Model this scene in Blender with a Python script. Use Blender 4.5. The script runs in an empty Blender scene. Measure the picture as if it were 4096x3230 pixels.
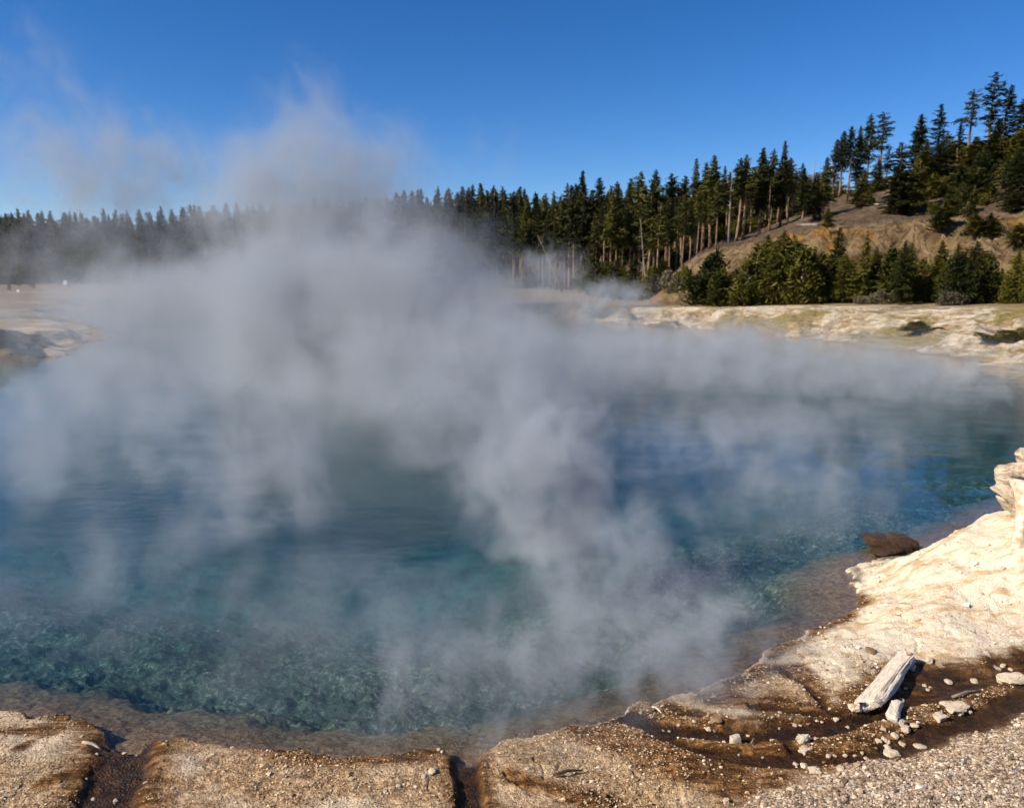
import bpy, math, random
import numpy as np
from mathutils import Vector, Matrix, Euler

# ------------------------------------------------------------------ camera, sky, sun, exposure
sc = bpy.context.scene
COL = sc.collection
CAM_H = 2.8
PITCH = math.radians(10.25)
FPX = 2958.0                                  # focal length in pixels of the 4096 px wide photograph
cam_d = bpy.data.cameras.new("camera")
cam_d.sensor_width = 36.0
cam_d.lens = 36.0 * FPX / 4096.0
cam_d.clip_start = 0.05
cam_d.clip_end = 6000
cam_d.dof.use_dof = True
cam_d.dof.focus_distance = 5.5
cam_d.dof.aperture_fstop = 2.6
cam = bpy.data.objects.new("camera", cam_d)
COL.objects.link(cam)
cam.location = (0, 0, CAM_H)
cam.rotation_euler = (math.pi / 2 - PITCH, 0, 0)
sc.camera = cam

SUN_EL = math.radians(36)
SUN_AZ_VEC = Vector((-0.93, -0.36))           # horizontal direction towards the sun
SUN_AZ_VEC.normalize()
world = bpy.data.worlds.new("World")
sc.world = world
world.use_nodes = True
wn, wl = world.node_tree.nodes, world.node_tree.links
wn.clear()
sky = wn.new("ShaderNodeTexSky")
sky.sky_type = 'NISHITA'
sky.sun_disc = False
sky.sun_elevation = SUN_EL
sky.sun_rotation = math.atan2(SUN_AZ_VEC.x, SUN_AZ_VEC.y)
sky.altitude = 2200
sky.air_density = 1.0
sky.dust_density = 0.7
sky.ozone_density = 4.0
bg = wn.new("ShaderNodeBackground")
bg.inputs["Strength"].default_value = 0.092
gam = wn.new("ShaderNodeHueSaturation")
gam.inputs["Saturation"].default_value = 1.29
gam.inputs["Hue"].default_value = 0.508
wo = wn.new("ShaderNodeOutputWorld")
wl.new(sky.outputs[0], gam.inputs["Color"])
wl.new(gam.outputs[0], bg.inputs["Color"])
wl.new(bg.outputs[0], wo.inputs["Surface"])

sun_d = bpy.data.lights.new("sun", 'SUN')
sun_d.energy = 5.0
sun_d.angle = math.radians(0.5)
sun_d.color = (1.0, 0.87, 0.68)
sun = bpy.data.objects.new("sun", sun_d)
COL.objects.link(sun)
to_sun = Vector((SUN_AZ_VEC.x * math.cos(SUN_EL), SUN_AZ_VEC.y * math.cos(SUN_EL), math.sin(SUN_EL)))
sun.rotation_euler = to_sun.to_track_quat('Z', 'Y').to_euler()

sc.view_settings.view_transform = 'Standard'
sc.view_settings.look = 'None'
sc.view_settings.gamma = 1.0
sc.view_settings.exposure = 0.5
cy = sc.cycles
cy.use_denoising = True
cy.use_adaptive_sampling = True
cy.adaptive_threshold = 0.06
cy.adaptive_min_samples = 24
cy.denoiser = 'OPENIMAGEDENOISE'
cy.max_bounces = 6
cy.diffuse_bounces = 2
cy.glossy_bounces = 3
cy.transparent_max_bounces = 16
cy.volume_bounces = 1
cy.volume_step_rate = 2.2
cy.volume_max_steps = 256
cy.caustics_reflective = False
cy.caustics_refractive = False
cy.sample_clamp_indirect = 4.0

rng = np.random.default_rng(7)
random.seed(7)

# ------------------------------------------------------------------ helpers
def K(v): return v * 4096.0 / 2166.0           # overview pixels -> photograph pixels

def ray(px, py):
    cx, cyy = (px - 2048) / FPX, (1615 - py) / FPX
    c, s = math.cos(PITCH), math.sin(PITCH)
    return np.array([cx, cyy * s + c, cyy * c - s])

def ground_at(px, py, z=0.0):
    d = ray(px, py)
    t = (z - CAM_H) / d[2]
    return d[0] * t, d[1] * t

def at_dist(px, D):                            # horizontal point at distance D along the bearing of pixel column px (near the horizon)
    d = ray(px, 1080)
    n = math.hypot(d[0], d[1])
    return d[0] / n * D, d[1] / n * D

def elev(px, py):
    d = ray(px, py)
    return math.atan2(d[2], math.hypot(d[0], d[1]))

def hash2(ix, iy, seed):
    h = (ix.astype(np.int64) * 374761393 + iy.astype(np.int64) * 668265263 + seed * 974711) & 0x7fffffff
    h = ((h ^ (h >> 13)) * 1274126177) & 0x7fffffff
    h = h ^ (h >> 16)
    return (h & 0xffff) / 65535.0

def vnoise(x, y, seed=0):
    ix, iy = np.floor(x), np.floor(y)
    fx, fy = x - ix, y - iy
    fx = fx * fx * fx * (fx * (fx * 6 - 15) + 10)
    fy = fy * fy * fy * (fy * (fy * 6 - 15) + 10)
    a, b = hash2(ix, iy, seed), hash2(ix + 1, iy, seed)
    c, d = hash2(ix, iy + 1, seed), hash2(ix + 1, iy + 1, seed)
    return (a + (b - a) * fx + (c - a) * fy + (a - b - c + d) * fx * fy) * 2 - 1

def fbm(x, y, octs=4, seed=0, gain=0.5):
    x, y = np.asarray(x, float), np.asarray(y, float)
    v, a, f = 0.0, 1.0, 1.0
    for o in range(octs):
        v = v + a * vnoise(x * f + 17.3 * o, y * f - 9.1 * o, seed + o)
        a *= gain
        f *= 2.03
    return v

def sstep(a, b, x):
    t = np.clip((x - a) / (b - a), 0, 1)
    return t * t * (3 - 2 * t)

def seg_dist(x, y, pts, closed=False):
    pts = np.asarray(pts, float)
    best = np.full(x.shape, 1e9)
    n = len(pts)
    for i in range(n if closed else n - 1):
        a, b = pts[i], pts[(i + 1) % n]
        d = b - a
        L = max(d @ d, 1e-9)
        t = np.clip(((x - a[0]) * d[0] + (y - a[1]) * d[1]) / L, 0, 1)
        best = np.minimum(best, (x - a[0] - t * d[0]) ** 2 + (y - a[1] - t * d[1]) ** 2)
    return np.sqrt(best)

def inside(x, y, pts):
    pts = np.asarray(pts, float)
    r = np.zeros(x.shape, bool)
    n = len(pts)
    for i in range(n):
        a, b = pts[i], pts[(i + 1) % n]
        if a[1] == b[1]:
            continue
        c = (a[1] > y) != (b[1] > y)
        r ^= c & (x < (b[0] - a[0]) * (y - a[1]) / (b[1] - a[1]) + a[0])
    return r

def signed(x, y, pts):
    d = seg_dist(x, y, pts, True)
    return np.where(inside(x, y, pts), -d, d)

def mesh_np(name, verts, faces, mats, smooth=True, attrs=None):
    """verts (n,3), faces list/array of equal-length polygons -> mesh"""
    me = bpy.data.meshes.new(name)
    verts = np.asarray(verts, np.float32)
    if isinstance(faces, np.ndarray):
        k = faces.shape[1]
        me.vertices.add(len(verts))
        me.vertices.foreach_set("co", verts.ravel())
        me.loops.add(faces.size)
        me.loops.foreach_set("vertex_index", faces.astype(np.int32).ravel())
        me.polygons.add(len(faces))
        me.polygons.foreach_set("loop_start", np.arange(0, faces.size, k, dtype=np.int32))
        me.polygons.foreach_set("loop_total", np.full(len(faces), k, np.int32))
        me.update(calc_edges=True)
        me.validate()
    else:
        me.from_pydata([tuple(v) for v in verts], [], faces)
        me.update()
    for m in (mats if isinstance(mats, (list, tuple)) else [mats]):
        me.materials.append(m)
    me.polygons.foreach_set("use_smooth", np.full(len(me.polygons), smooth, bool))
    for k_, v in (attrs or {}).items():
        a = me.attributes.new(k_, 'FLOAT', 'POINT')
        a.data.foreach_set("value", np.asarray(v, np.float32))
    return me

def link(name, data, parent=None, loc=None, rot=None, scale=None):
    o = bpy.data.objects.new(name, data)
    COL.objects.link(o)
    if parent is not None: o.parent = parent
    if loc is not None: o.location = loc
    if rot is not None: o.rotation_euler = rot
    if scale is not None: o.scale = scale if hasattr(scale, '__len__') else (scale,) * 3
    return o

def tag(o, label=None, cat=None, group=None, kind=None):
    if label: o['label'] = label
    if cat: o['category'] = cat
    if group: o['group'] = group
    if kind: o['kind'] = kind
    return o

# ------------------------------------------------------------------ node helper
class NT:
    def __init__(self, name):
        self.m = bpy.data.materials.new(name)
        self.m.use_nodes = True
        self.t = self.m.node_tree
        self.t.nodes.clear()
        self.out = self.t.nodes.new("ShaderNodeOutputMaterial")
    def n(self, typ, ins=None, **props):
        nd = self.t.nodes.new(typ)
        for k, v in props.items(): setattr(nd, k, v)
        for k, v in (ins or {}).items(): self.set(nd.inputs[k], v)
        return nd
    def set(self, sock, v):
        if isinstance(v, bpy.types.NodeSocket): self.t.links.new(v, sock)
        elif isinstance(v, bpy.types.Node): self.t.links.new(v.outputs[0], sock)
        else:
            if sock.type == 'RGBA' and len(v) == 3: v = (*v, 1)
            sock.default_value = v
    def math(self, op, a, b=0.0, c=0.0, clamp=False):
        nd = self.n("ShaderNodeMath", operation=op, use_clamp=clamp)
        for i, v in enumerate((a, b, c)): self.set(nd.inputs[i], v)
        return nd.outputs[0]
    def mix(self, fac, a, b):
        nd = self.n("ShaderNodeMix", data_type='RGBA')
        self.set(nd.inputs[0], fac); self.set(nd.inputs[6], a); self.set(nd.inputs[7], b)
        return nd.outputs[2]
    def noise(self, vec, scale, detail=4, rough=0.55, dist=0.0):
        nd = self.n("ShaderNodeTexNoise", {"Scale": scale, "Detail": detail, "Roughness": rough, "Distortion": dist})
        if vec is not None: self.set(nd.inputs["Vector"], vec)
        return nd.outputs[0]
    def ramp(self, fac, lo, hi):
        nd = self.n("ShaderNodeMapRange", {"From Min": lo, "From Max": hi}, interpolation_type='SMOOTHSTEP')
        self.set(nd.inputs["Value"], fac)
        return nd.outputs[0]
    def attr(self, name):
        return self.n("ShaderNodeAttribute", attribute_name=name).outputs["Fac"]
    def pos(self): return self.n("ShaderNodeNewGeometry").outputs["Position"]
    def mapping(self, vec, scale=(1, 1, 1), rot=(0, 0, 0), loc=(0, 0, 0)):
        nd = self.n("ShaderNodeMapping", {"Vector": vec, "Scale": scale, "Rotation": rot, "Location": loc})
        return nd.outputs[0]
    def bump(self, h, strength=0.5, dist=0.02, normal=None):
        nd = self.n("ShaderNodeBump", {"Height": h, "Strength": strength, "Distance": dist})
        if normal is not None: self.set(nd.inputs["Normal"], normal)
        return nd.outputs[0]
    def bsdf(self, color, rough=0.9, normal=None, spec=0.3):
        nd = self.n("ShaderNodeBsdfPrincipled", {"Base Color": color, "Roughness": rough})
        nd.inputs["Specular IOR Level"].default_value = spec if not isinstance(spec, bpy.types.NodeSocket) else 0.3
        if isinstance(spec, bpy.types.NodeSocket): self.set(nd.inputs["Specular IOR Level"], spec)
        if normal is not None: self.set(nd.inputs["Normal"], normal)
        self.t.links.new(nd.outputs[0], self.out.inputs["Surface"])
        return nd

# ------------------------------------------------------------------ materials
def mat_sinter():
    t = NT("sinter_ground")
    p = t.pos()
    white, wet, stain, grav = t.attr("white"), t.attr("wet"), t.attr("stain"), t.attr("gravel")
    n1 = t.noise(p, 3.0, 5, 0.6, 0.4)
    n2 = t.noise(p, 30.0, 5, 0.65)
    n3 = t.noise(p, 110.0, 3, 0.6)
    v = t.n("ShaderNodeTexVoronoi", {"Vector": p, "Scale": 75.0}, feature='F1')
    c = t.mix(t.ramp(n2, 0.35, 0.68), (0.25, 0.150, 0.070), (0.56, 0.405, 0.245))
    c = t.mix(t.math('MULTIPLY', t.ramp(n1, 0.45, 0.68), 0.5), c, (0.54, 0.42, 0.275))
    c = t.mix(t.math('MULTIPLY', t.ramp(n3, 0.56, 0.75), 0.55), c, (0.74, 0.62, 0.45))
    c = t.mix(t.math('MULTIPLY', t.ramp(n3, 0.43, 0.30), 0.6), c, (0.12, 0.075, 0.04))
    la = t.noise(t.mapping(p, (1.0, 2.6, 1.0), (0, 0, .25)), 3.2, 5, .6, 1.2)
    ln = t.math('ABSOLUTE', t.math('SUBTRACT', t.math('FRACT', t.math('MULTIPLY', la, 7.0)), 0.5))
    c = t.mix(t.math('MULTIPLY', t.ramp(ln, 0.10, 0.0), 0.55), c, (0.13, 0.078, 0.04))
    c = t.mix(t.math('MULTIPLY', t.ramp(la, 0.52, 0.62), 0.5), c, (0.60, 0.47, 0.32))
    # pale slope
    st = t.noise(t.mapping(p, (1.2, 4.0, 2.0), (0, 0, 0.5)), 2.6, 6, 0.62, 0.6)
    wc = t.mix(t.math('MULTIPLY', t.ramp(st, 0.47, 0.64), 0.8), (0.73, 0.645, 0.50), (0.50, 0.315, 0.135))
    wc = t.mix(t.math('MULTIPLY', t.ramp(n2, 0.54, 0.72), 0.25), wc, (0.45, 0.36, 0.27))
    c = t.mix(white, c, wc)
    # gravel bed below the loose stones
    gc = t.mix(t.ramp(t.n("ShaderNodeTexVoronoi", {"Vector": p, "Scale": 70.0}).outputs["Color"], 0.2, 0.8), (0.22, 0.16, 0.11), (0.62, 0.54, 0.46))
    c = t.mix(grav, c, gc)
    # orange-brown bacterial stain
    s2 = t.math('MULTIPLY', stain, t.ramp(t.noise(p, 9.0, 5, 0.65, 0.5), 0.20, 0.48), clamp=True)
    c = t.mix(t.math('MULTIPLY', s2, 0.92), c, t.mix(t.ramp(n2, 0.35, 0.7), (0.085, 0.036, 0.008), (0.31, 0.135, 0.025)))
    sk = t.noise(t.mapping(p, (0.7, 5.0, 1.0), (0, 0, -.25)), 4.5, 5, .62, .8)
    c = t.mix(t.math('MULTIPLY', t.math('MULTIPLY', s2, t.ramp(sk, 0.43, 0.57)), 0.95), c, (0.055, 0.022, 0.006))
    wcol = t.mix(t.ramp(t.noise(p, 14.0, 4, 0.6), 0.4, 0.7), (0.014, 0.006, 0.002), (0.060, 0.024, 0.006))
    c = t.mix(t.math('MULTIPLY', wet, 0.95), c, wcol)
    c = t.mix(t.math('MULTIPLY', t.attr('salt'), 0.8), c, (0.68, 0.60, 0.50))
    h = t.math('ADD', t.math('ADD', t.math('MULTIPLY', n2, 0.6), t.math('MULTIPLY', n3, 0.45)), t.math('MULTIPLY', t.ramp(ln, 0.0, 0.16), 0.45))
    h = t.math('SUBTRACT', h, t.math('MULTIPLY', v.outputs["Distance"], 0.35))
    bp = t.bump(h, t.math('SUBTRACT', 0.75, t.math('MULTIPLY', white, 0.22)), 0.028)
    t.bsdf(c, t.math('SUBTRACT', 0.95, t.math('MULTIPLY', wet, 0.5)), bp, t.math('MULTIPLY_ADD', wet, 0.12, 0.12))
    return t.m

def mat_bed():
    t = NT("pool_bed")
    p = t.pos()
    z = t.n("ShaderNodeSeparateXYZ", {"Vector": p}).outputs[2]
    n1 = t.noise(p, 0.9, 5, 0.62, 0.5)
    n2 = t.noise(p, 13.0, 6, 0.72, 0.5)
    n3 = t.noise(p, 24.0, 4, 0.6)
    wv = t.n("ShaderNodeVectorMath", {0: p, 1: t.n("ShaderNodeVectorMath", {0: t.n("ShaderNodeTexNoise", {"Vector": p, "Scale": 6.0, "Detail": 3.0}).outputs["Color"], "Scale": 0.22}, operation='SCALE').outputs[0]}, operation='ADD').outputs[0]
    caustic_net = t.n("ShaderNodeTexVoronoi", {"Vector": t.mapping(wv, (1, 1, .5)), "Scale": 17.0, "Randomness": 1.0}, feature='DISTANCE_TO_EDGE').outputs[0]
    shallow = t.mix(t.ramp(n3, 0.35, 0.7), (0.13, 0.082, 0.050), (0.25, 0.175, 0.115))
    rock = t.mix(t.ramp(n2, 0.38, 0.74), (0.035, 0.040, 0.034), (0.20, 0.205, 0.165))
    rock = t.mix(t.math('MULTIPLY', t.math('MULTIPLY', t.ramp(caustic_net, 0.10, 0.0), t.ramp(n2, 0.42, 0.62)), 0.85), rock, (0.62, 0.60, 0.45))  # pale net of caustic light painted into the mineral rubble colour
    rock = t.mix(t.math('MULTIPLY', t.ramp(n1, 0.60, 0.40), 0.65), rock, (0.040, 0.048, 0.042))
    deep = t.mix(t.ramp(n1, 0.38, 0.66), (0.10, 0.16, 0.15), (0.30, 0.40, 0.37))
    zz = t.math('ADD', z, t.math('MULTIPLY', t.math('SUBTRACT', n1, 0.5), 0.35))
    c = t.mix(t.ramp(zz, -0.11, -0.36), shallow, rock)
    c = t.mix(t.ramp(zz, -0.9, -1.9), c, deep)
    bp = t.bump(t.math('ADD', n2, t.math('MULTIPLY', n3, 0.3)), 0.8, 0.05)
    t.bsdf(c, 0.9, bp, 0.1)
    return t.m

def mat_water():
    t = NT("pool_water")
    p = t.pos()
    w1 = t.noise(t.mapping(p, (1.0, 1.9, 1.0)), 5.5, 3, 0.55, 0.3)
    w2 = t.noise(t.mapping(p, (1.0, 1.6, 1.0), (0, 0, 0.3)), 0.9, 3, 0.5)
    h = t.math('ADD', t.math('MULTIPLY', t.math('MULTIPLY', w1, t.ramp(t.noise(p, 0.16, 3, .5), .38, .62)), 0.20), t.math('MULTIPLY', w2, 0.5))
    bp = t.bump(h, 0.45, 0.08)
    tr = t.n("ShaderNodeBsdfTransparent", {"Color": (0.94, 0.97, 0.97)})
    gl = t.n("ShaderNodeBsdfGlossy", {"Color": (1, 1, 1), "Roughness": 0.06, "Normal": bp})
    inc = t.n("ShaderNodeNewGeometry").outputs["Incoming"]
    dt = t.math('ABSOLUTE', t.n("ShaderNodeVectorMath", {0: bp, 1: inc}, operation='DOT_PRODUCT').outputs["Value"])
    fr = t.math('MULTIPLY_ADD', t.math('POWER', t.math('SUBTRACT', 1.0, dt, clamp=True), 5.0), 0.98, 0.02, clamp=True)   # Schlick
    mx = t.n("ShaderNodeMixShader", {0: fr, 1: tr.outputs[0], 2: gl.outputs[0]})
    t.t.links.new(mx.outputs[0], t.out.inputs["Surface"])
    ab = t.n("ShaderNodeVolumeAbsorption", {"Color": (0.08, 0.62, 0.66), "Density": 0.62})
    s_ = t.n("ShaderNodeVolumeScatter", {"Color": (0.08, 0.56, 0.78), "Density": 0.055})
    ad = t.n("ShaderNodeAddShader", {0: ab.outputs[0], 1: s_.outputs[0]})
    t.t.links.new(ad.outputs[0], t.out.inputs["Volume"])
    return t.m

def mat_farbank():
    t = NT("far_sinter_bank")
    p = t.pos()
    n1 = t.noise(t.mapping(p, (0.55, 1.0, 2.6), (0, .35, .5)), 0.9, 6, 0.68, 0.5)
    n2 = t.noise(t.mapping(p, (0.8, 1.0, 3.0), (0, .3, .3)), 3.5, 5, 0.72, 0.4)
    top = t.attr("top")
    n4 = t.noise(t.mapping(p, (.5, 1, 1.5), (0, 0, .4)), .35, 5, .65, .6)
    c = t.mix(t.ramp(n1, 0.40, 0.60), (0.36, 0.25, 0.11), (0.68, 0.60, 0.48))
    c = t.mix(t.math('MULTIPLY', t.ramp(n2, 0.50, 0.66), 0.8), c, (0.78, 0.72, 0.62))
    c = t.mix(t.math('MULTIPLY', t.ramp(n2, 0.44, 0.33), 0.8), c, (0.13, 0.11, 0.05))
    c = t.mix(t.math('MULTIPLY', t.ramp(n4, .50, .58), .85), c, t.mix(n2, (.15, .12, .035), (.38, .30, .12)))
    c = t.mix(t.math('MULTIPLY', t.ramp(n4, .44, .36), .6), c, t.mix(n2, (.10, .075, .05), (.34, .26, .18)))
    c = t.mix(t.math('MULTIPLY', top, 0.85), c, t.mix(n2, (0.20, 0.14, 0.06), (0.42, 0.31, 0.15)))
    dk = t.attr("dark")
    c = t.mix(t.math('MULTIPLY', dk, t.ramp(n1, 0.62, 0.45)), c, t.mix(n2, (0.05, 0.04, 0.035), (0.16, 0.10, 0.06)))
    bp = t.bump(t.math('ADD', n2, n1), 0.9, 0.35)
    t.bsdf(c, 0.95, bp, 0.1)
    return t.m

def mat_hill():
    t = NT("hillside_soil")
    p = t.pos()
    cl = t.attr("cliff")
    n1 = t.noise(p, 0.25, 5, 0.6, 0.4)
    n2 = t.noise(t.mapping(p, (1, 1, 0.6)), 1.2, 6, 0.68, 0.6)
    c = t.mix(t.ramp(n2, 0.35, 0.65), (0.115, 0.084, 0.056), (0.23, 0.17, 0.115))
    c = t.mix(t.math('MULTIPLY', t.ramp(n1, 0.5, 0.65), 0.5), c, (0.11, 0.085, 0.035))
    cc = t.mix(t.ramp(n2, 0.35, 0.62), (0.13, 0.085, 0.045), (0.36, 0.26, 0.14))
    cc = t.mix(t.math('MULTIPLY', t.ramp(n1, 0.52, 0.62), 0.8), cc, (0.40, 0.21, 0.045))
    c = t.mix(cl, c, cc)
    bp = t.bump(t.math('ADD', n2, t.math('MULTIPLY', t.noise(p, 4.0, 5, 0.7), .6)), 1.0, 0.8)
    t.bsdf(c, 0.95, bp, 0.08)
    return t.m

def mat_floor():
    t = NT("meadow_ground")
    p = t.pos()
    n1 = t.noise(p, 0.12, 5, 0.6)
    n2 = t.noise(p, 1.5, 4, 0.6)
    c = t.mix(t.ramp(n1, 0.42, 0.6), (0.16, 0.11, 0.055), (0.30, 0.23, 0.16))
    c = t.mix(t.math('MULTIPLY', n2, 0.5), c, (0.10, 0.08, 0.04))
    t.bsdf(c, 0.95, t.bump(n2, 0.6, 0.2), 0.08)
    return t.m

def mat_leaf(name, a, b, dead=None):
    t = NT(name)
    p = t.pos()
    inf = t.n("ShaderNodeObjectInfo").outputs["Random"]
    n = t.noise(p, 0.9, 4, 0.6)
    f = t.math('ADD', t.math('MULTIPLY', n, 0.6), t.math('MULTIPLY', inf, 0.45))
    c = t.mix(t.ramp(f, 0.35, 0.75), a, b)
    t.bsdf(c, 0.8, None, 0.15)
    return t.m

def mat_simple(name, a, b, scale=8.0, rough=0.85, bump=0.5, bdist=0.02, stretch=(1, 1, 1)):
    t = NT(name)
    p = t.mapping(t.n("ShaderNodeTexCoord").outputs["Object"], stretch)
    n = t.noise(p, scale, 5, 0.65, 0.3)
    t.bsdf(t.mix(t.ramp(n, 0.33, 0.68), a, b), rough, t.bump(n, bump, bdist), 0.2)
    return t.m

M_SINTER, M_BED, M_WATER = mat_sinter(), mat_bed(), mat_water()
M_FAR, M_HILL, M_FLOOR = mat_farbank(), mat_hill(), mat_floor()
M_NEEDLE = mat_leaf("pine_needles", (0.018, 0.025, 0.007), (0.080, 0.082, 0.016))
M_BUSH = mat_leaf("young_pine_needles", (0.019, 0.025, 0.005), (0.105, 0.100, 0.013))
M_SAGE = mat_leaf("grey_brush", (0.065, 0.058, 0.035), (0.16, 0.14, 0.09))
M_BARK = mat_simple("pine_bark", (0.09, 0.055, 0.035), (0.34, 0.225, 0.14), 3.0, 0.9, 0.6, 0.05, (1, 1, 0.3))
M_DEAD = mat_simple("dead_wood", (0.14, 0.115, 0.09), (0.32, 0.27, 0.21), 5.0, 0.9, 0.5, 0.03, (1, 1, 0.2))
M_LOG = mat_simple("weathered_wood", (0.62, 0.52, 0.41), (0.90, 0.82, 0.69), 16.0, 0.85, 0.9, 0.015, (1, 7, 7))
M_STONE = mat_simple("pale_stone", (0.42, 0.32, 0.20), (0.78, 0.69, 0.56), 14.0, 0.85, 0.6, 0.01)
M_BROWN = mat_simple("brown_stone", (0.16, 0.10, 0.055), (0.40, 0.28, 0.16), 14.0, 0.85, 0.6, 0.01)
M_DARK = mat_simple("dark_wet_rock", (0.022, 0.014, 0.009), (0.12, 0.07, 0.035), 9.0, 0.5, 0.9, 0.03)
M_GRAV = mat_leaf("gravel_stones", (0.30, 0.22, 0.15), (0.66, 0.57, 0.47))
M_WHITE = mat_simple("white_paint", (0.80, 0.80, 0.80), (0.86, 0.86, 0.85), 4, 0.5, 0.0)
M_POST = mat_simple("grey_post", (0.35, 0.33, 0.30), (0.5, 0.47, 0.42), 4, 0.8, 0.2)

# ------------------------------------------------------------------ terrain
near_shore = [(-1500, 1050), (-900, 1350), (-300, 1480), (0, 1508), (60, 1513), (130, 1528), (190, 1550), (213, 1572), (228, 1592),
              (280, 1590), (296, 1562), (360, 1570), (470, 1580), (560, 1595), (660, 1607), (740, 1612), (850, 1607), (930, 1595), (955, 1603),
              (970, 1618), (994, 1618), (1004, 1604), (1080, 1585), (1180, 1560), (1280, 1525), (1338, 1500), (1420, 1480),
              (1540, 1435), (1620, 1385), (1700, 1340), (1782, 1306), (1786, 1290), (1812, 1278), (1800, 1240), (1803, 1205),
              (1840, 1185), (1900, 1172), (1960, 1158), (2060, 1120), (2200, 1050), (2500, 930), (2700, 850)]
far_shore = [(2500, 800), (2300, 795), (2166, 784), (2080, 773), (2000, 755), (1800, 727), (1600, 706), (1400, 692), (1200, 675),
             (1000, 662), (800, 655), (600, 650), (400, 643), (280, 640), (190, 650), (150, 672), (190, 692), (232, 708), (185, 733),
             (110, 752), (0, 765), (-150, 778), (-500, 800), (-1100, 860)]
POOL = np.array([ground_at(K(a), K(b)) for a, b in near_shore + far_shore])

def pts8(lst, z=0.05):                         # pixels of the lower right quarter (2166 px crop) -> ground
    return np.array([ground_at(2048 + .9455 * a, 2500 + .9455 * b, z) for a, b in lst])
CH = [  # polyline, half width (m), depth, wetness
    (np.array([ground_at(K(a), K(b), 0.02) for a, b in [(262, 1575), (262, 1610), (250, 1660), (235, 1720), (215, 1800)]]), 0.125, 0.012, 1.0),
    (np.array([ground_at(K(a), K(b), 0.02) for a, b in [(984, 1605), (985, 1640), (992, 1680), (1000, 1760)]]), 0.055, 0.018, 1.0),
    (pts8([(470, 375), (560, 415), (640, 440), (750, 455), (900, 470), (1050, 468), (1200, 452), (1350, 432), (1450, 402), (1560, 375)]), 0.055, 0.038, 1.0),
    (pts8([(600, 452), (690, 500), (800, 535), (950, 566), (1100, 577), (1300, 577), (1500, 562), (1620, 540)]), 0.038, 0.045, 0.9),
    (pts8([(2300, 260), (2166, 330), (2060, 385), (1950, 430), (1850, 470), (1740, 515), (1640, 545)]), 0.11, 0.03, 1.0),
    (pts8([(1120, 170), (1180, 225), (1250, 270), (1310, 330), (1330, 370)]), 0.024, 0.055, 0.8),
    (pts8([(1130, 480), (1200, 530), (1220, 570)]), 0.035, 0.048, 0.8),
    (pts8([(1020, 360), (1150, 372), (1280, 378), (1400, 385)]), 0.030, 0.055, 0.75),
    (pts8([(660, 335), (720, 365), (790, 385)]), 0.022, 0.04, 0.6),
]
BASIN = pts8([(1685, 190), (1850, 180), (2000, 185), (2100, 155), (2250, 110), (2300, 190), (2166, 222), (2050, 255), (1900, 300), (1760, 335),
              (1680, 345), (1620, 400), (1500, 415), (1430, 385), (1540, 350), (1620, 300), (1650, 230)])
GRAVEL = pts8([(940, 830), (1060, 720), (1250, 655), (1420, 603), (1600, 562), (1750, 512), (1900, 470), (2040, 420), (2166, 372), (2600, 150), (4200, -100), (4200, 2600), (700, 2600)])
STAINS = [(pts8(a), w) for a, w in [
    ([(380, 410), (520, 470), (640, 560), (820, 640), (1050, 690)], 0.16),
    ([(560, 500), (760, 600), (980, 640)], 0.10),
    ([(850, 310), (1000, 345), (1200, 365), (1420, 375)], 0.10),
    ([(940, 225), (1080, 165), (1200, 190), (1290, 270)], 0.07),
    ([(700, 430), (1000, 500), (1300, 520), (1600, 480), (1900, 400)], 0.17),
    ([(1700, 420), (1900, 350), (2166, 290)], 0.25),
    ([(0, 655), (200, 720), (450, 790)], 0.06),
    ([(1450, 330), (1700, 200), (2000, 200)], 0.10)]]
STAINS += [(np.array([ground_at(K(a), K(b), .05) for a, b in l]), w) for l, w in [
    ([(0, 1545), (60, 1545), (120, 1540)], 0.05), ([(90, 1660), (150, 1635), (190, 1640)], 0.05),
    ([(300, 1575), (330, 1600), (310, 1650), (305, 1708)], 0.03), ([(40, 1590), (60, 1570)], 0.03)]]
MOUND = (5.25, 5.75)
DARK_EDGE = np.array([ground_at(K(a), K(b), .04) for a, b in [(1806, 1262), (1806, 1235), (1812, 1208), (1850, 1186), (1905, 1174)]])
PXE = np.array([[-9000, 0], [2400, 0], [2560, .05], [2748, .9], [2906, 2.2], [3100, 3.2], [3357, 5.1], [3483, 6.0], [3700, 6.9], [3966, 8.0], [4096, 8.6], [4700, 10.5], [7000, 11.5]])

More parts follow.
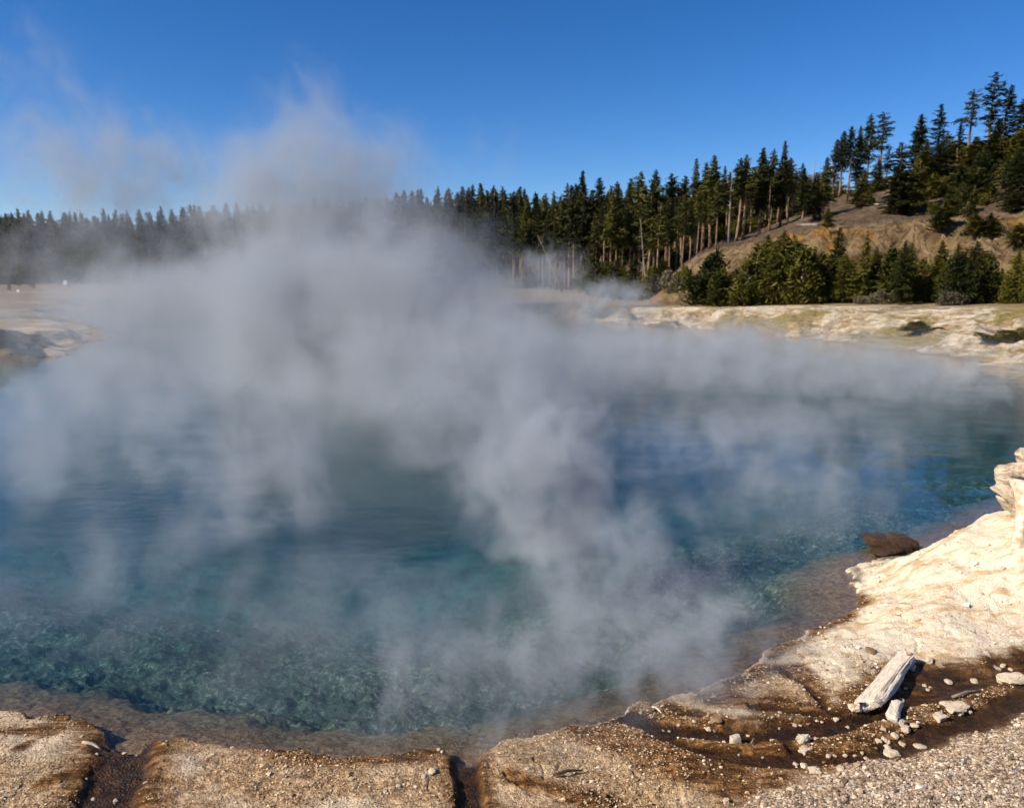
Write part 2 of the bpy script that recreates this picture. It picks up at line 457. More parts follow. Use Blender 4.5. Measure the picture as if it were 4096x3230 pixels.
def terrain(x, y, want=False):
    x, y = np.asarray(x, float), np.asarray(y, float)
    r = np.hypot(x, y)
    th = np.arctan2(x, np.maximum(y, 1e-6) if False else y)
    px = np.clip(2048 + FPX * np.tan(np.clip(th, -1.25, 1.25)) / math.cos(PITCH), -8000, 6500)
    px = np.where(np.abs(th) > 1.25, np.sign(th) * 6500, px)
    sd0 = signed(x, y, POOL)
    nearw = 1 - sstep(12, 17, r)
    amp = 0.036 + 0.02 * sstep(4, 9, r) + 0.5 * sstep(15, 30, r)
    frq = np.where(r < 15, 3.2, 0.5)
    sd = sd0 + amp * (fbm(x * 3.6, y * 3.6, 6, 3, .62) * nearw + fbm(x * .5, y * .5, 4, 4) * (1 - nearw))
    # --- pool bed
    s = -sd
    dep = 0.012 + 0.115 * sstep(0, 0.44, s) + 0.33 * sstep(0.3, 1.1, s) + 0.9 * sstep(1.1, 4.6, s) + 2.8 * sstep(2.4, 16.0, s)
    bed = -dep + np.minimum(np.maximum(dep - .15, 0) * 0.3, 0.05) * fbm(x * 2.6, y * 2.6, 5, 11, 0.62)
    bed = np.minimum(bed, -0.004)
    # --- near land
    lam = fbm(x * 1.3 + 2, y * 2.2, 4, 27) * 5
    lump = 0.010 * fbm(x * 2.1, y * 2.1, 4, 21) + 0.006 * fbm(x * 9, y * 9, 5, 22, .6) + 0.010 * (np.floor(lam) + sstep(.55, .95, lam - np.floor(lam))) * .35
    lip = np.where(x < 0.9, 0.05 * sstep(0, 0.02, sd), 0.022 * sstep(0, 0.03, sd) + 0.045 * sstep(0.02, 0.5, sd))
    ck = np.abs(fbm(x * 1.5 + 1.5 * vnoise(x * .8, y * .8, 29), y * 1.5, 4, 28))
    lump = lump - 0.014 * (1 - sstep(0.0, 0.05, ck)) * sstep(-.2, .2, fbm(x * .9, y * .9, 2, 30))
    near = lip + sstep(0, 0.25, sd) * (lump + 0.01)
    dm = np.hypot((x - MOUND[0]) / 1.75, (y - MOUND[1]) / 1.9)
    db0 = np.minimum(signed(x, y, BASIN), seg_dist(x, y, CH[4][0]))
    mound = 0.80 * np.exp(-dm ** 2) * sstep(0, 0.8, sd) * sstep(-0.02, 1.3, db0)
    near = near + mound * (1 + 0.12 * fbm(x * 1.6, y * 1.6, 4, 23))
    wet = np.zeros_like(x); stain = np.zeros_like(x)
    wob = fbm(x * 4, y * 4, 3, 31)
    for pl, w, dpt, wt in CH:
        d = seg_dist(x, y, pl) + 0.25 * w * wob
        k = 1 - sstep(w * 0.7, w * (1.6 if dpt < .02 else 2.0), d)
        near = near * (1 - k) + k * np.minimum(near, dpt + 0.006 * fbm(x * 9, y * 9, 3, 33))
        wet = np.maximum(wet, wt * (1 - sstep(w * 0.75, w * 1.5, d)))
        stain = np.maximum(stain, 1 - sstep(w * 1.0, w * 3.0 + 0.03, d))
    db = signed(x, y, BASIN) + 0.04 * wob
    kb = 1 - sstep(-0.12, 0.08, db)
    near = near * (1 - kb) + kb * (0.032 + 0.010 * fbm(x * 8, y * 8, 4, 34))
    wet = np.maximum(wet, (1 - sstep(-0.04, 0.05, db)) * (0.62 + 0.38 * sstep(-0.1, 0.5, fbm(x * 3, y * 3, 3, 36))))
    stain = np.maximum(stain, 1 - sstep(0.0, 0.14, db))
    for pl, w in STAINS:
        d = seg_dist(x, y, pl) / 1.35 + 0.35 * w * wob
        stain = np.maximum(stain, 0.9 * (1 - sstep(w * 0.5, w * 1.3, d)))
    de = seg_dist(x, y, DARK_EDGE) + 0.04 * wob
    wet = np.maximum(wet, 0.9 * (1 - sstep(0.02, 0.14, de)) * sstep(-.5, .3, fbm(x * 9, y * 9, 3, 95)))
    rim = (1 - sstep(0.05, 0.16, sd0)) * sstep(-0.15, 0.35, fbm(x * 1.1, y * 1.1, 3, 41) + 0.15)
    stain = np.maximum(stain, rim * (1 - sstep(3.2, 3.6, x)) * (r < 15))
    dg = signed(x, y, GRAVEL) + 0.05 * wob
    grav = 1 - sstep(-0.08, 0.05, dg)
    near = near + 0.05 * (1 - sstep(-0.25, 0.06, dg))
    white = sstep(1.55, 2.3, x + 0.30 * fbm(x * 1.3, y * 1.3, 3, 51)) * sstep(4.3, 5.0, y + 0.2 * wob) * (1 - grav)
    white = np.maximum(white, 0.8 * sstep(0.1, 0.6, fbm(x * 1.5 + 5, y * 1.5, 3, 52)) * (1 - grav) * 0.6)
    wet *= (1 - grav)
    stain *= (1 - grav)
    salt = (1 - sstep(0.015, 0.05 + 0.03 * wob, sd)) * sstep(-.1, .4, fbm(x * 1.7 + 3, y * 1.7, 3, 44)) * (r < 14)
    # --- far land
    Hr = np.interp(px, [-8000, 0, 1200, 2000, 2600, 3200, 4096, 6500], [0.55, 0.5, 0.45, 0.55, 0.75, 1.15, 1.45, 1.8])
    rough = fbm(x * .55, y * .55, 5, 61)
    wdt = np.interp(px, [-8000, 1500, 2600, 3300, 4096, 6500], [4, 2, 1.8, 3.2, 4.5, 5])
    fq_ = sstep(0, 1, (sd + 0.6 * rough) / wdt)
    far = Hr * fq_ + 0.16 * rough * sstep(0, 1.2, sd) * (1 - fq_) + 0.015 * rough * fq_
    pen = np.exp(-((x - ground_at(-60, K(705), .8)[0]) / 5.0) ** 2 - ((y - ground_at(-60, K(715), .8)[1]) / 3.2) ** 2)
    far = far + pen * (0.55 + 0.3 * rough) * sstep(0, 1.5, sd)
    far = far + 0.02 * sstep(0, .15, sd)
    far = far + 0.35 * sstep(60, 130, r) * fbm(x * .03, y * .03, 3, 71)
    # --- hill
    E = np.radians(np.interp(px, PXE[:, 0], PXE[:, 1]))
    ec = np.minimum(E * 0.62, np.radians(2.6))
    rel = fbm(x * .16, y * .16, 4, 81)
    zc = np.maximum(CAM_H + 50 * np.tan(ec) - 1.6 * (E < np.radians(.3)), Hr)
    k1 = sstep(43, 50.5, r + 1.5 * rel)
    kk = np.clip((r - 50) / 36, 0, 1)
    e2 = ec + (E - ec) * np.sin(kk * math.pi / 2) ** 1.0
    z2 = CAM_H + np.minimum(r, 86) * np.tan(e2)
    hz = np.where(r < 50, far + (zc - far) * k1, np.maximum(z2, zc))
    hz = hz + 0.22 * rel * sstep(45, 60, r) + 0.30 * fbm(x * 1.1, y * 1.1, 5, 82, .6) * sstep(43, 46, r) * (1 - .7 * sstep(50, 56, r))
    hillw = sstep(2560, 2800, px)
    far = far * (1 - hillw) + np.where(r > 41, hz, far) * hillw
    far = far * sstep(-0.02, 0.25, sd) if False else far
    land = near * nearw + far * (1 - nearw)
    behind = sstep(0.5, -2.0, y)
    z = np.where(sd > 0, land, bed)
    z = z * (1 - behind) + behind * 0.12
    if not want:
        return z
    top = sstep(1.0, 1.3, (sd + 0.3 * rough) / wdt) * (1 - hillw * sstep(42, 46, r))
    cliff = sstep(43, 45, r) * (1 - sstep(50, 54, r + 2 * rel))
    dark = np.clip(pen * 1.6, 0, 1) * sstep(0.2, 1.0, sd)
    return z, dict(wet=wet, stain=stain, gravel=grav, white=white, salt=salt, top=top, cliff=cliff, dark=dark), sd, r, px

def terrain1(x, y):
    return float(terrain(np.array([x]), np.array([y]))[0])

a_in = np.linspace(-0.78, 0.78, 860)
a_out = np.linspace(0.78, 2 * math.pi - 0.78, 60)[1:-1]
ANG = np.concatenate([a_in, a_out])
NA = len(ANG)
RAD = np.concatenate([[0.3, 0.9, 1.6, 2.2, 2.6], np.exp(np.linspace(math.log(2.9), math.log(14), 520)), np.exp(np.linspace(math.log(14.06), math.log(90), 420)),
                      np.exp(np.linspace(math.log(91), math.log(4500), 50))])
NR = len(RAD)
RR, AA = np.meshgrid(RAD, ANG, indexing='ij')
X, Y = (RR * np.sin(AA)).ravel(), (RR * np.cos(AA)).ravel()
Z, AT, SD, R_, PX_ = terrain(X, Y, True)
idx = np.arange(NR * NA).reshape(NR, NA)
q = np.stack([idx[:-1, :], np.roll(idx[:-1, :], -1, 1), np.roll(idx[1:, :], -1, 1), idx[1:, :]], -1).reshape(-1, 4)
q = q[:, ::-1]
V = np.stack([X, Y, Z], -1)
fs, fr_, fp = SD[q].mean(1), R_[q].mean(1), PX_[q].mean(1)
wetbed = (SD[q] <= 0).any(1) & (Y[q].mean(1) > -1)
cls = np.where(wetbed, 1, np.where(fr_ < 16.5, 0, np.where((fr_ > 43) & (fp > 2600), 3, np.where((fr_ > 43), 4, 2))))
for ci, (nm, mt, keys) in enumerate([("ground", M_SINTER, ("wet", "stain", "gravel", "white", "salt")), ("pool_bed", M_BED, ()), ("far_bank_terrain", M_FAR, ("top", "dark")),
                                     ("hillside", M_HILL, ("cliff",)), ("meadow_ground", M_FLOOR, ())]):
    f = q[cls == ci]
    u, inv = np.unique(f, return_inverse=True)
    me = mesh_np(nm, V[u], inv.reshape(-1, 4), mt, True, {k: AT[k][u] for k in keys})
    tag(link(nm, me), kind="structure")

# ------------------------------------------------------------------ water: a closed body whose top is the pool surface
wp = []
for s in (-0.0, -6.5):
    wp += [(-75, 2.9, s), (60, 2.9, s), (60, 75, s), (-75, 75, s)]
wm = mesh_np("water", wp, [(0, 1, 2, 3), (7, 6, 5, 4), (0, 4, 5, 1), (1, 5, 6, 2), (2, 6, 7, 3), (3, 7, 4, 0)], M_WATER, False)
tag(link("water", wm), kind="structure")

# ------------------------------------------------------------------ trees
def tube(pts, radii, n=6):
    pts = [np.asarray(p, float) for p in pts]
    vs, fs_ = [], []
    for i, p in enumerate(pts):
        d = pts[min(i + 1, len(pts) - 1)] - pts[max(i - 1, 0)]
        d = d / (np.linalg.norm(d) + 1e-9)
        a = np.cross(d, [0.3, 0.9, 0.2]); a /= np.linalg.norm(a) + 1e-9
        b = np.cross(d, a)
        for k in range(n):
            t = 2 * math.pi * k / n
            vs.append(p + radii[i] * (a * math.cos(t) + b * math.sin(t)))
    for i in range(len(pts) - 1):
        for k in range(n):
            fs_.append((i * n + k, i * n + (k + 1) % n, (i + 1) * n + (k + 1) % n, (i + 1) * n + k))
    fs_.append(tuple(range(n))[::-1])
    fs_.append(tuple((len(pts) - 1) * n + k for k in range(n)))
    return vs, fs_

class Acc:
    def __init__(s): s.v, s.f = [], []
    def add(s, vs, fs_):
        o = len(s.v)
        s.v += [tuple(v) for v in vs]
        s.f += [tuple(i + o for i in f) for f in fs_]
    def mesh(s, name, m, smooth=True): return mesh_np(name, s.v, s.f, m, smooth)

def clumps(centres, dirs, size, rg, per=3, elong=2.0):
    """leaf-sized quads around every centre; returns verts, faces arrays"""
    n = len(centres)
    c = np.repeat(centres, per, 0) + rg.normal(0, 0.62, (n * per, 3)) * np.repeat(size, per)[:, None]
    d = np.repeat(dirs, per, 0) + rg.normal(0, 0.55, (n * per, 3))
    d /= np.linalg.norm(d, axis=1)[:, None]
    o = rg.normal(0, 1, (n * per, 3))
    b = np.cross(d, o); b /= np.linalg.norm(b, axis=1)[:, None] + 1e-9
    s = (np.repeat(size, per) * rg.uniform(0.6, 1.3, n * per))[:, None]
    v = np.stack([c - d * s * elong * .5, c + b * s * .30, c + d * s * elong * .6, c - b * s * .30], 1).reshape(-1, 3)
    return v, np.arange(len(v)).reshape(-1, 4)

def crown_pts(rg, H, cs, W, nb, power=0.8, shape=1.0, gap=0.15):
    cen, dr, sz = [], [], []
    seed_a = rg.uniform(0, 6.28)
    for i in range(nb):
        u = (i + rg.uniform(0, 1)) / nb
        t = cs + (1 - cs) * u ** power
        prof = (1 - u) ** shape * (0.55 + 0.45 * min(1, u / 0.18)) + 0.05
        L = W * prof * rg.uniform(0.5, 1.15)
        if rg.uniform() < gap: L *= 0.45
        az = i * 2.39996 + rg.uniform(-.5, .5)
        L *= 1 + .28 * math.sin(az + seed_a + u * 4)
        rise = -0.25 + 0.75 * u + rg.uniform(-.15, .15)
        m = max(2, int(L / (0.19 * H / 14)))
        for k in range(m):
            s = (k + 0.6) / m
            if s < 0.18 and u < .8: continue
            rr_ = L * s
            droop = -0.12 * L * s * s
            p = (math.cos(az) * rr_, math.sin(az) * rr_, t * H + rise * rr_ * .55 + droop)
            cen.append(p); dr.append((math.cos(az), math.sin(az), rise * .5)); sz.append((0.19 + 0.10 * (1 - s)) * H / 14 * rg.uniform(.8, 1.25) * (0.38 + 0.62 * min(1, (1 - u) / .35)))
    for hh, ss in ((.995, .06), (.985, .07), (.972, .08), (.958, .10), (.94, .12), (.92, .14)):
        cen.append((0, 0, H * hh)); dr.append((0, 0, 1)); sz.append(ss * H / 14)
    return np.array(cen), np.array(dr), np.array(sz)

def make_pine(seed, H=14.0, cs=0.45, W=1.6, nb=75, shape=0.9, gap=0.15, rad=0.13, per=10, leafmat=None):
    rg = np.random.default_rng(seed)
    c, d, s = crown_pts(rg, H, cs, W, nb, 0.85, shape, gap)
    v, f = clumps(c, d, s, rg, per)
    cm = mesh_np("crown", v, f, leafmat or M_NEEDLE, False)
    a = Acc()
    bx, by = rg.uniform(-.25, .25, 2) * H / 14
    hs = np.linspace(-0.03, 0.97, 9)
    ps = [(bx * math.sin(h * 2.5), by * math.sin(h * 3), h * H) for h in hs]
    a.add(*tube(ps, [rad * (1.15 - h) * (1.3 if h < 0 else 1) + .01 for h in hs], 7))
    for k in range(int(16 * (0.3 + cs))):                         # dead branch stubs below the crown
        h = rg.uniform(0.12, max(cs + .1, .2)) * H
        az = rg.uniform(0, 6.28)
        L = rg.uniform(.3, .9) * H / 14
        a.add(*tube([(0, 0, h), (math.cos(az) * L * .6, math.sin(az) * L * .6, h - .02 * L), (math.cos(az) * L, math.sin(az) * L, h - .2 * L)], [.025, .018, .006], 4))
    for k in range(24):                                           # live limbs inside the crown
        u = rg.uniform(0, .85)
        h = (cs + (1 - cs) * u) * H
        az = rg.uniform(0, 6.28)
        L = W * (1 - u) * .7
        a.add(*tube([(0, 0, h), (math.cos(az) * L, math.sin(az) * L, h + .1 * L)], [.03 * H / 14, .008], 4))
    return cm, a.mesh("trunk", M_BARK)

def make_bush(seed, W=1.6, H=2.4, lobes=7, leafmat=None, n=640, size=.085):
    rg = np.random.default_rng(seed)
    cen, dr, sz = [], [], []
    a = Acc()
    for l in range(lobes):
        az, rr_ = rg.uniform(0, 6.28), rg.uniform(0, .62) * W
        top = H * rg.uniform(.5, 1.0) * (1 - .35 * rr_ / W)
        cx, cyy = math.cos(az) * rr_, math.sin(az) * rr_
        lr = W * rg.uniform(.28, .5)
        a.add(*tube([(cx * .25, cyy * .25, -.1), (cx * .7, cyy * .7, top * .4), (cx, cyy, top * .93)], [.05, .035, .008], 5))
        for k in range(n // lobes * 2):
            t = rg.uniform(0, 1) ** .8
            p = (1 - t) ** .6 * lr * rg.uniform(.3, 1.1)
            q_ = rg.uniform(0, 6.28)
            cen.append((cx * (.5 + .5 * t) + math.cos(q_) * p, cyy * (.5 + .5 * t) + math.sin(q_) * p, t * top))
            dr.append((math.cos(q_) * .7, math.sin(q_) * .7, .6)); sz.append(size * rg.uniform(.7, 1.35))
    v, f = clumps(np.array(cen), np.array(dr), np.array(sz), rg, 4)
    return mesh_np("foliage", v, f, leafmat or M_BUSH, False), a.mesh("stem", M_DEAD)

PINES = [make_pine(1, cs=.46, W=2.0, nb=48, shape=.9), make_pine(2, cs=.38, W=1.8, nb=56, shape=.9), make_pine(3, cs=.55, W=1.7, nb=40, shape=.75, gap=.35),
         make_pine(4, cs=.30, W=2.2, nb=90, shape=1.1), make_pine(5, cs=.22, W=1.8, nb=92, shape=1.05), make_pine(6, cs=.45, W=1.6, nb=62, shape=.85, gap=.3)]
SPARSE = [make_pine(11, cs=.38, W=1.5, nb=36, shape=.55, gap=.35, per=11), make_pine(12, cs=.50, W=1.7, nb=28, shape=.5, gap=.4, per=11),
          make_pine(13, cs=.28, W=1.25, nb=42, shape=.7, gap=.3, per=11)]
FULL = [make_pine(21, cs=.05, W=2.9, nb=130, shape=.95, gap=.15, leafmat=M_BUSH), make_pine(22, cs=.06, W=2.3, nb=115, shape=.9, gap=.25, leafmat=M_BUSH),
        make_pine(23, cs=.04, W=3.6, nb=140, shape=.75, gap=.25, leafmat=M_BUSH)]
BUSH = [make_bush(31), make_bush(32, 2.0, 2.4, 9), make_bush(33, 1.5, 2.5, 6)]
SAGE = [make_bush(41, 1.3, 1.1, 8, M_SAGE, 420, .08), make_bush(42, 1.6, 1.3, 8, M_SAGE, 440, .085)]

def plant(kind, proto, x, y, H, baseH, label, cat, group=None, rz=None, wide=1.0, lean=0.0, z=None, parts=("crown", "trunk")):
    z = terrain1(x, y) if z is None else z
    root = link(kind, None, None, (x, y, z - 0.02 * H / 5), (lean, 0, random.uniform(0, 6.28) if rz is None else rz), (H / baseH * wide, H / baseH * wide, H / baseH))
    root.empty_display_size = .3
    tag(root, label, cat, group)
    for nm, me in zip(parts, proto):
        link(nm, me, root)
    return root

def tree_by_px(proto, px, pytop, D, label, group=None, wide=1.0, kind="pine_tree", hmin=2.0, baseH=14.0):
    x, y = at_dist(px, D)
    z = terrain1(x, y)
    H = max(hmin, CAM_H + D * math.tan(elev(px, pytop)) - z)
    return plant(kind, proto, x, y, H, baseH, label, "tree", group, wide=wide * (random.uniform(.78, 1.3) if group else 1), lean=random.uniform(-.03, .03))

# skyline pines right of the steam: (px, py of top, distance, prototype index)
front = [(2258, 735, 92, 1), (2298, 735, 90, 4), (2324, 684, 86, 3), (2398, 708, 86, 0), (2453, 729, 84, 1), (2516, 713, 83, 0), (2553, 687, 80, 2),
         (2595, 692, 82, 0), (2622, 679, 80, 1), (2669, 695, 79, 2), (2727, 703, 78, 0), (2777, 634, 74, 4), (2809, 650, 76, 1), (2838, 621, 73, 3),
         (2938, 632, 68, 2), (2964, 618, 68, 0), (3027, 592, 70, 3), (3067, 597, 69, 2), (3109, 565, 71, 4), (3138, 630, 70, 0)]
G1 = "tall pines in the sunlit forest edge right of the steam"
L1 = "tall pine with bare lower trunk in the sunlit forest edge right of the steam"
for px, py, D, i in front:
    tree_by_px(PINES[i], px, py, D, L1, G1, wide=1.5)
for k in range(46):                                                  # the rows behind them
    px = 2230 + k * 21 + random.uniform(-9, 9)
    sk = np.interp(px, [2230, 2324, 2400, 2560, 2720, 2840, 2960, 3110, 3250], [755, 715, 735, 710, 715, 655, 645, 600, 680])
    D = np.interp(px, [2230, 2700, 3200], [100, 90, 80]) + random.uniform(-4, 18)
    tree_by_px(PINES[random.randrange(6)], px, sk + random.uniform(8, 75), D, L1, G1, wide=1.3)
for k in range(34):                                                  # bare-stemmed front trunks with thin crowns
    px = 2060 + k * 24 + random.uniform(-10, 10)
    sk = np.interp(px, [2060, 2230, 2400, 2560, 2720, 2840], [770, 770, 760, 740, 740, 690])
    D = np.interp(px, [2060, 2400, 2840], [92, 80, 66]) + random.uniform(-4, 4)
    tree_by_px(PINES[random.choice([2, 5, 0])], px, sk + random.uniform(10, 120), D, L1, G1, wide=1.15)
# far forest behind the steam and at the left
G2 = "pines in the far forest along the left and middle of the pool"
L2 = "dark pine standing in the far forest wall behind the steam"
sky_x = [-60, 0, 380, 760, 1130, 1500, 1640, 1800, 2000, 2120, 2240]
sky_y = [850, 848, 852, 828, 812, 790, 766, 745, 745, 765, 775]
for row, (dd, step) in enumerate([(0, 34), (10, 42), (22, 44)]):
    px = -50 + row * 13
    while px < 2240:
        D = np.interp(px, [0, 900, 1600, 2250], [165, 150, 118, 96]) + dd + random.uniform(-5, 5)
        top = np.interp(px, sky_x, sky_y) + (random.uniform(-14, 34) if row else random.uniform(-6, 70))
        tree_by_px(PINES[random.choice([0, 1, 3, 4, 1, 3])], px, top, D, L2, G2, wide=1.3)
        px += step * random.uniform(.75, 1.25)
# forest mass behind: reads as one dark wall
def forest_mass():
    rg = np.random.default_rng(77)
    vs, fs_, o = [], [], 0
    for k in range(300):
        px = rg.uniform(-900, 3350)
        D = np.interp(px, [-900, 900, 2250, 3350], [195, 180, 124, 104]) + rg.uniform(0, 26)
        x, y = at_dist(px, D)
        z = terrain1(x, y)
        sk = np.interp(px, [-900, 0, 380, 1130, 1640, 2000, 2240, 2720, 2900, 3110, 3350], [850, 850, 855, 815, 775, 757, 780, 745, 690, 650, 700]) + rg.uniform(5, 60)
        H = max(4, CAM_H + D * math.tan(elev(px, sk)) - z)
        c, d, s = crown_pts(rg, H, .12, 2.6, 44, .85, .8, .1)
        v, f = clumps(c, d, s * 2.2, rg, 3)
        vs.append(v + np.array([x, y, z])); fs_.append(f + o); o += len(v)
    for k in range(430):                                      # low undergrowth under the front rows
        px = rg.uniform(-300, 3300)
        D = np.interp(px, [-300, 900, 1600, 2250, 2600, 2750, 3300], [158, 142, 110, 84, 72, 84, 88]) + rg.uniform(-2, 14)
        x, y = at_dist(px, D)
        z = terrain1(x, y)
        c, d, s = crown_pts(rg, rg.uniform(2.5, 6.5) if px < 1900 else rg.uniform(1.2, 2.6), .02, rg.uniform(1.2, 2.0), 20, .85, .7, .1)
        v, f = clumps(c, d, s * 3.6, rg, 3)
        vs.append(v + np.array([x, y, z])); fs_.append(f + o); o += len(v)
    return mesh_np("distant_forest", np.concatenate(vs), np.concatenate(fs_), M_NEEDLE, False)
tag(link("distant_forest", forest_mass()), "dense dark forest mass behind the front rows of pines", "forest", kind="stuff")

# pines on the hill at the right, each told apart
hill = [   # px, py of top, py of base, crown width in px, prototypes, which, label
    (3193, 675, 905, 80, PINES, 3, "short dense pine between the forest edge and the mound"),
    (3277, 630, 880, 85, PINES, 4, "dark pine just left of the bare-trunked group on the mound"),
    (3312, 559, 800, 70, SPARSE, 2, "thin left tree of the tall pine group on the bare mound"),
    (3335, 527, 790, 70, PINES, 5, "slender second pine of the group on top of the mound"),
    (3364, 507, 808, 90, PINES, 0, "pine with a long bare trunk standing on the bare mound crest"),
    (3399, 507, 790, 70, PINES, 4, "dark narrow pine in the middle of the mound-top group"),
    (3435, 459, 770, 80, PINES, 1, "tall pine second from right in the mound-top group"),
    (3483, 453, 755, 95, SPARSE, 1, "tallest right-hand pine of the mound-top group with open crown"),
    (3515, 598, 745, 50, SPARSE, 0, "small ragged pine right of the mound-top group"),
    (3560, 572, 740, 70, SPARSE, 2, "thin see-through pine between two groups on the ridge"),
    (3628, 462, 730, 105, PINES, 4, "broad dense dark pine standing alone on the ridge"),
    (3702, 421, 680, 65, SPARSE, 2, "slim pine on the ridge right of the broad dense one"),
    (3737, 527, 670, 45, SPARSE, 0, "short thin pine on the ridge next to the slim one"),
    (3786, 491, 660, 45, SPARSE, 2, "small narrow pine left of the bare-trunked ridge tree"),
    (3821, 366, 655, 85, SPARSE, 1, "ridge pine with a long pale bare trunk and a small round top"),
    (3901, 298, 660, 95, SPARSE, 0, "tallest ragged pine on the ridge against the sky"),
    (3966, 347, 640, 70, SPARSE, 2, "pine with narrow tufted crown right of the tallest ridge pine"),
    (4024, 398, 640, 90, PINES, 2, "bushy-topped pine near the right end of the ridge"),
    (4088, 430, 640, 100, PINES, 1, "pine at the right edge of the picture on the ridge"),
    (3930, 480, 690, 120, FULL, 1, "dense dark tree low on the ridge below the tallest pine"),
    (4050, 470, 680, 140, FULL, 0, "wide dark tree on the ridge at the right edge"),
    (3720, 570, 760, 150, FULL, 2, "rounded dark tree on the slope below the slim ridge pine"),
    (3850, 550, 690, 140, FULL, 0, "dark bushy tree at the foot of the pale bare trunk"),
    (3660, 560, 770, 130, FULL, 0, "dark bushy tree filling the ridge right of the broad dense pine"),
    (3990, 540, 660, 130, FULL, 2, "low dark bushy tree on the ridge under the tufted pine"),
    (3565, 650, 860, 160, FULL, 2, "large dark spreading tree casting shadow on the middle of the slope"),
    (3640, 640, 850, 130, FULL, 1, "dark tree behind the spreading one on the middle slope"),
    (3800, 660, 800, 130, FULL, 0, "dense tree with shadow on the upper right of the slope"),
    (3700, 690, 800, 80, FULL, 1, "small dark tree on the upper slope"),
    (4025, 600, 830, 130, FULL, 2, "large dark tree on the bare slope at the far right"),
    (3930, 590, 700, 90, FULL, 1, "small tree with shadow high on the bare slope"),
    (3480, 640, 770, 90, FULL, 1, "dark tree low on the mound under the tall group"),
    (3425, 690, 830, 110, FULL, 0, "round dark tree at the foot of the mound-top group"),
    (3240, 690, 880, 110, FULL, 1, "dark tree at the left end of the mound"),
    (3297, 845, 915, 60, FULL, 0, "little dark tree with shadow on the front of the mound"),
    (3755, 810, 920, 110, FULL, 1, "young pine on the lower right slope"),
    (3865, 740, 890, 60, FULL, 1, "slender young pine in the middle of the lower slope"),
    (3940, 850, 950, 90, FULL, 0, "short young pine near the foot of the slope"),
    (4020, 800, 855, 80, FULL, 1, "small young pine with shadow at the right of the slope"),
    (3880, 850, 960, 90, FULL, 1, "young pine just above the shrub row at the right"),
    (3740, 880, 970, 70, FULL, 0, "little pine half hidden behind the right part of the shrub row"),
    (4060, 900, 985, 110, FULL, 2, "dark shrubby pine at the foot of the slope by the right edge"),
]
PW = {id(PINES): [2.0, 1.8, 1.7, 2.2, 1.8, 1.6], id(SPARSE): [1.5, 1.7, 1.25], id(FULL): [2.9, 2.3, 3.6]}
DS = np.linspace(44, 110, 331)
for px, py, pb, wpx, pr, i, lab in hill:
    d_ = ray(px, 1080); n_ = math.hypot(d_[0], d_[1])
    zz_ = terrain(d_[0] / n_ * DS, d_[1] / n_ * DS)
    ok_ = np.nonzero(np.arctan2(zz_ - CAM_H, DS) >= elev(px, pb))[0]
    D = float(DS[ok_[0]]) if len(ok_) else 86.0
    x, y = at_dist(px, D); z = terrain1(x, y)
    H = max(1.2, CAM_H + D * math.tan(elev(px, py)) - z)
    Wm = wpx / FPX * D / 2 * 1.08
    plant("pine_tree" if pr is not FULL else "young_pine_tree", pr[i], x, y, H, 14.0, lab, "tree", wide=Wm / (PW[id(pr)][i] * .85 * H / 14.0))
for k in range(36):                                                   # low dark bushes dotted over the bare slope
    px = random.uniform(3350 if k < 14 else 3700, 4096); D = random.uniform(52, 80)
    x, y = at_dist(px, D)
    plant("bush", BUSH[k % 3], x, y, random.uniform(.5, 1.3) if k < 14 else random.uniform(1.0, 2.6), 2.4, "dark bush dotted on the bare hillside", "bush", "low bushes on the bare hillside", wide=random.uniform(1.0, 1.8), parts=("foliage", "stem"))
def fallen(px0, px1, D0, D1, lab):
    a_, b_ = at_dist(px0, D0), at_dist(px1, D1)
    p0 = np.array([*a_, terrain1(*a_) + .12]); p1 = np.array([*b_, terrain1(*b_) + .12])
    ac = Acc(); ac.add(*tube([p0 * 0, (p1 - p0) * .5, p1 - p0], [.13, .11, .07], 8))
    tag(link("fallen_log", ac.mesh("fallen_log", M_DEAD), None, p0), lab, "fallen log")
fallen(3400, 3535, 63, 60, "pale fallen log lying on the bare slope below the mound-top pines")
fallen(3180, 3260, 60, 57, "pale fallen log on the left front of the mound")
fallen(2700, 2790, 58, 56, "fallen log at the foot of the forest edge")
# dead bare trees
def snag(px, pyt, D, lab, lean=0.0, name="dead_tree", rad=.11, H=None):
    rg = np.random.default_rng(int(px))
    x, y = at_dist(px, D); z = terrain1(x, y)
    H = H or max(2, CAM_H + D * math.tan(elev(px, pyt)) - z)
    a, b = Acc(), Acc()
    lx = math.tan(lean) * H
    P = lambda t: np.array([lx * t, 0.1 * math.sin(t * 4), H * t])
    a.add(*tube([P(t) for t in (-.03, .25, .5, .75, 1)], [rad, rad * .85, rad * .65, rad * .45, .015], 7))
    for k in range(14):
        t = rg.uniform(.25, .95); az = rg.uniform(0, 6.28); L = rg.uniform(.25, .7) * (1.2 - t) * 1.6
        b.add(*tube([P(t), P(t) + np.array([math.cos(az) * L, math.sin(az) * L, rg.uniform(-.2, .25)])], [.03, .006], 4))
    root = link(name, None, None, (x, y, z))
    tag(root, lab, "dead tree")
    link("trunk", a.mesh("trunk", M_DEAD), root)
    link("branch", b.mesh("branch", M_DEAD), root)
snag(2909, 674, 68, "thin bare grey dead tree rising between the forest edge and the mound")
snag(3229, 636, 72, "thin bare dead spire left of the mound-top pines")
snag(3528, 730, 60, "leaning pale dead trunk on the bare slope beside the spreading tree", .10, rad=.14)
snag(2250, 935, 74, "dead pole leaning left in front of the forest near the steam", -.42, rad=.10, H=5.5)
snag(2590, 870, 66, "slanted pale dead trunk against the dark forest edge", -.12, rad=.09)
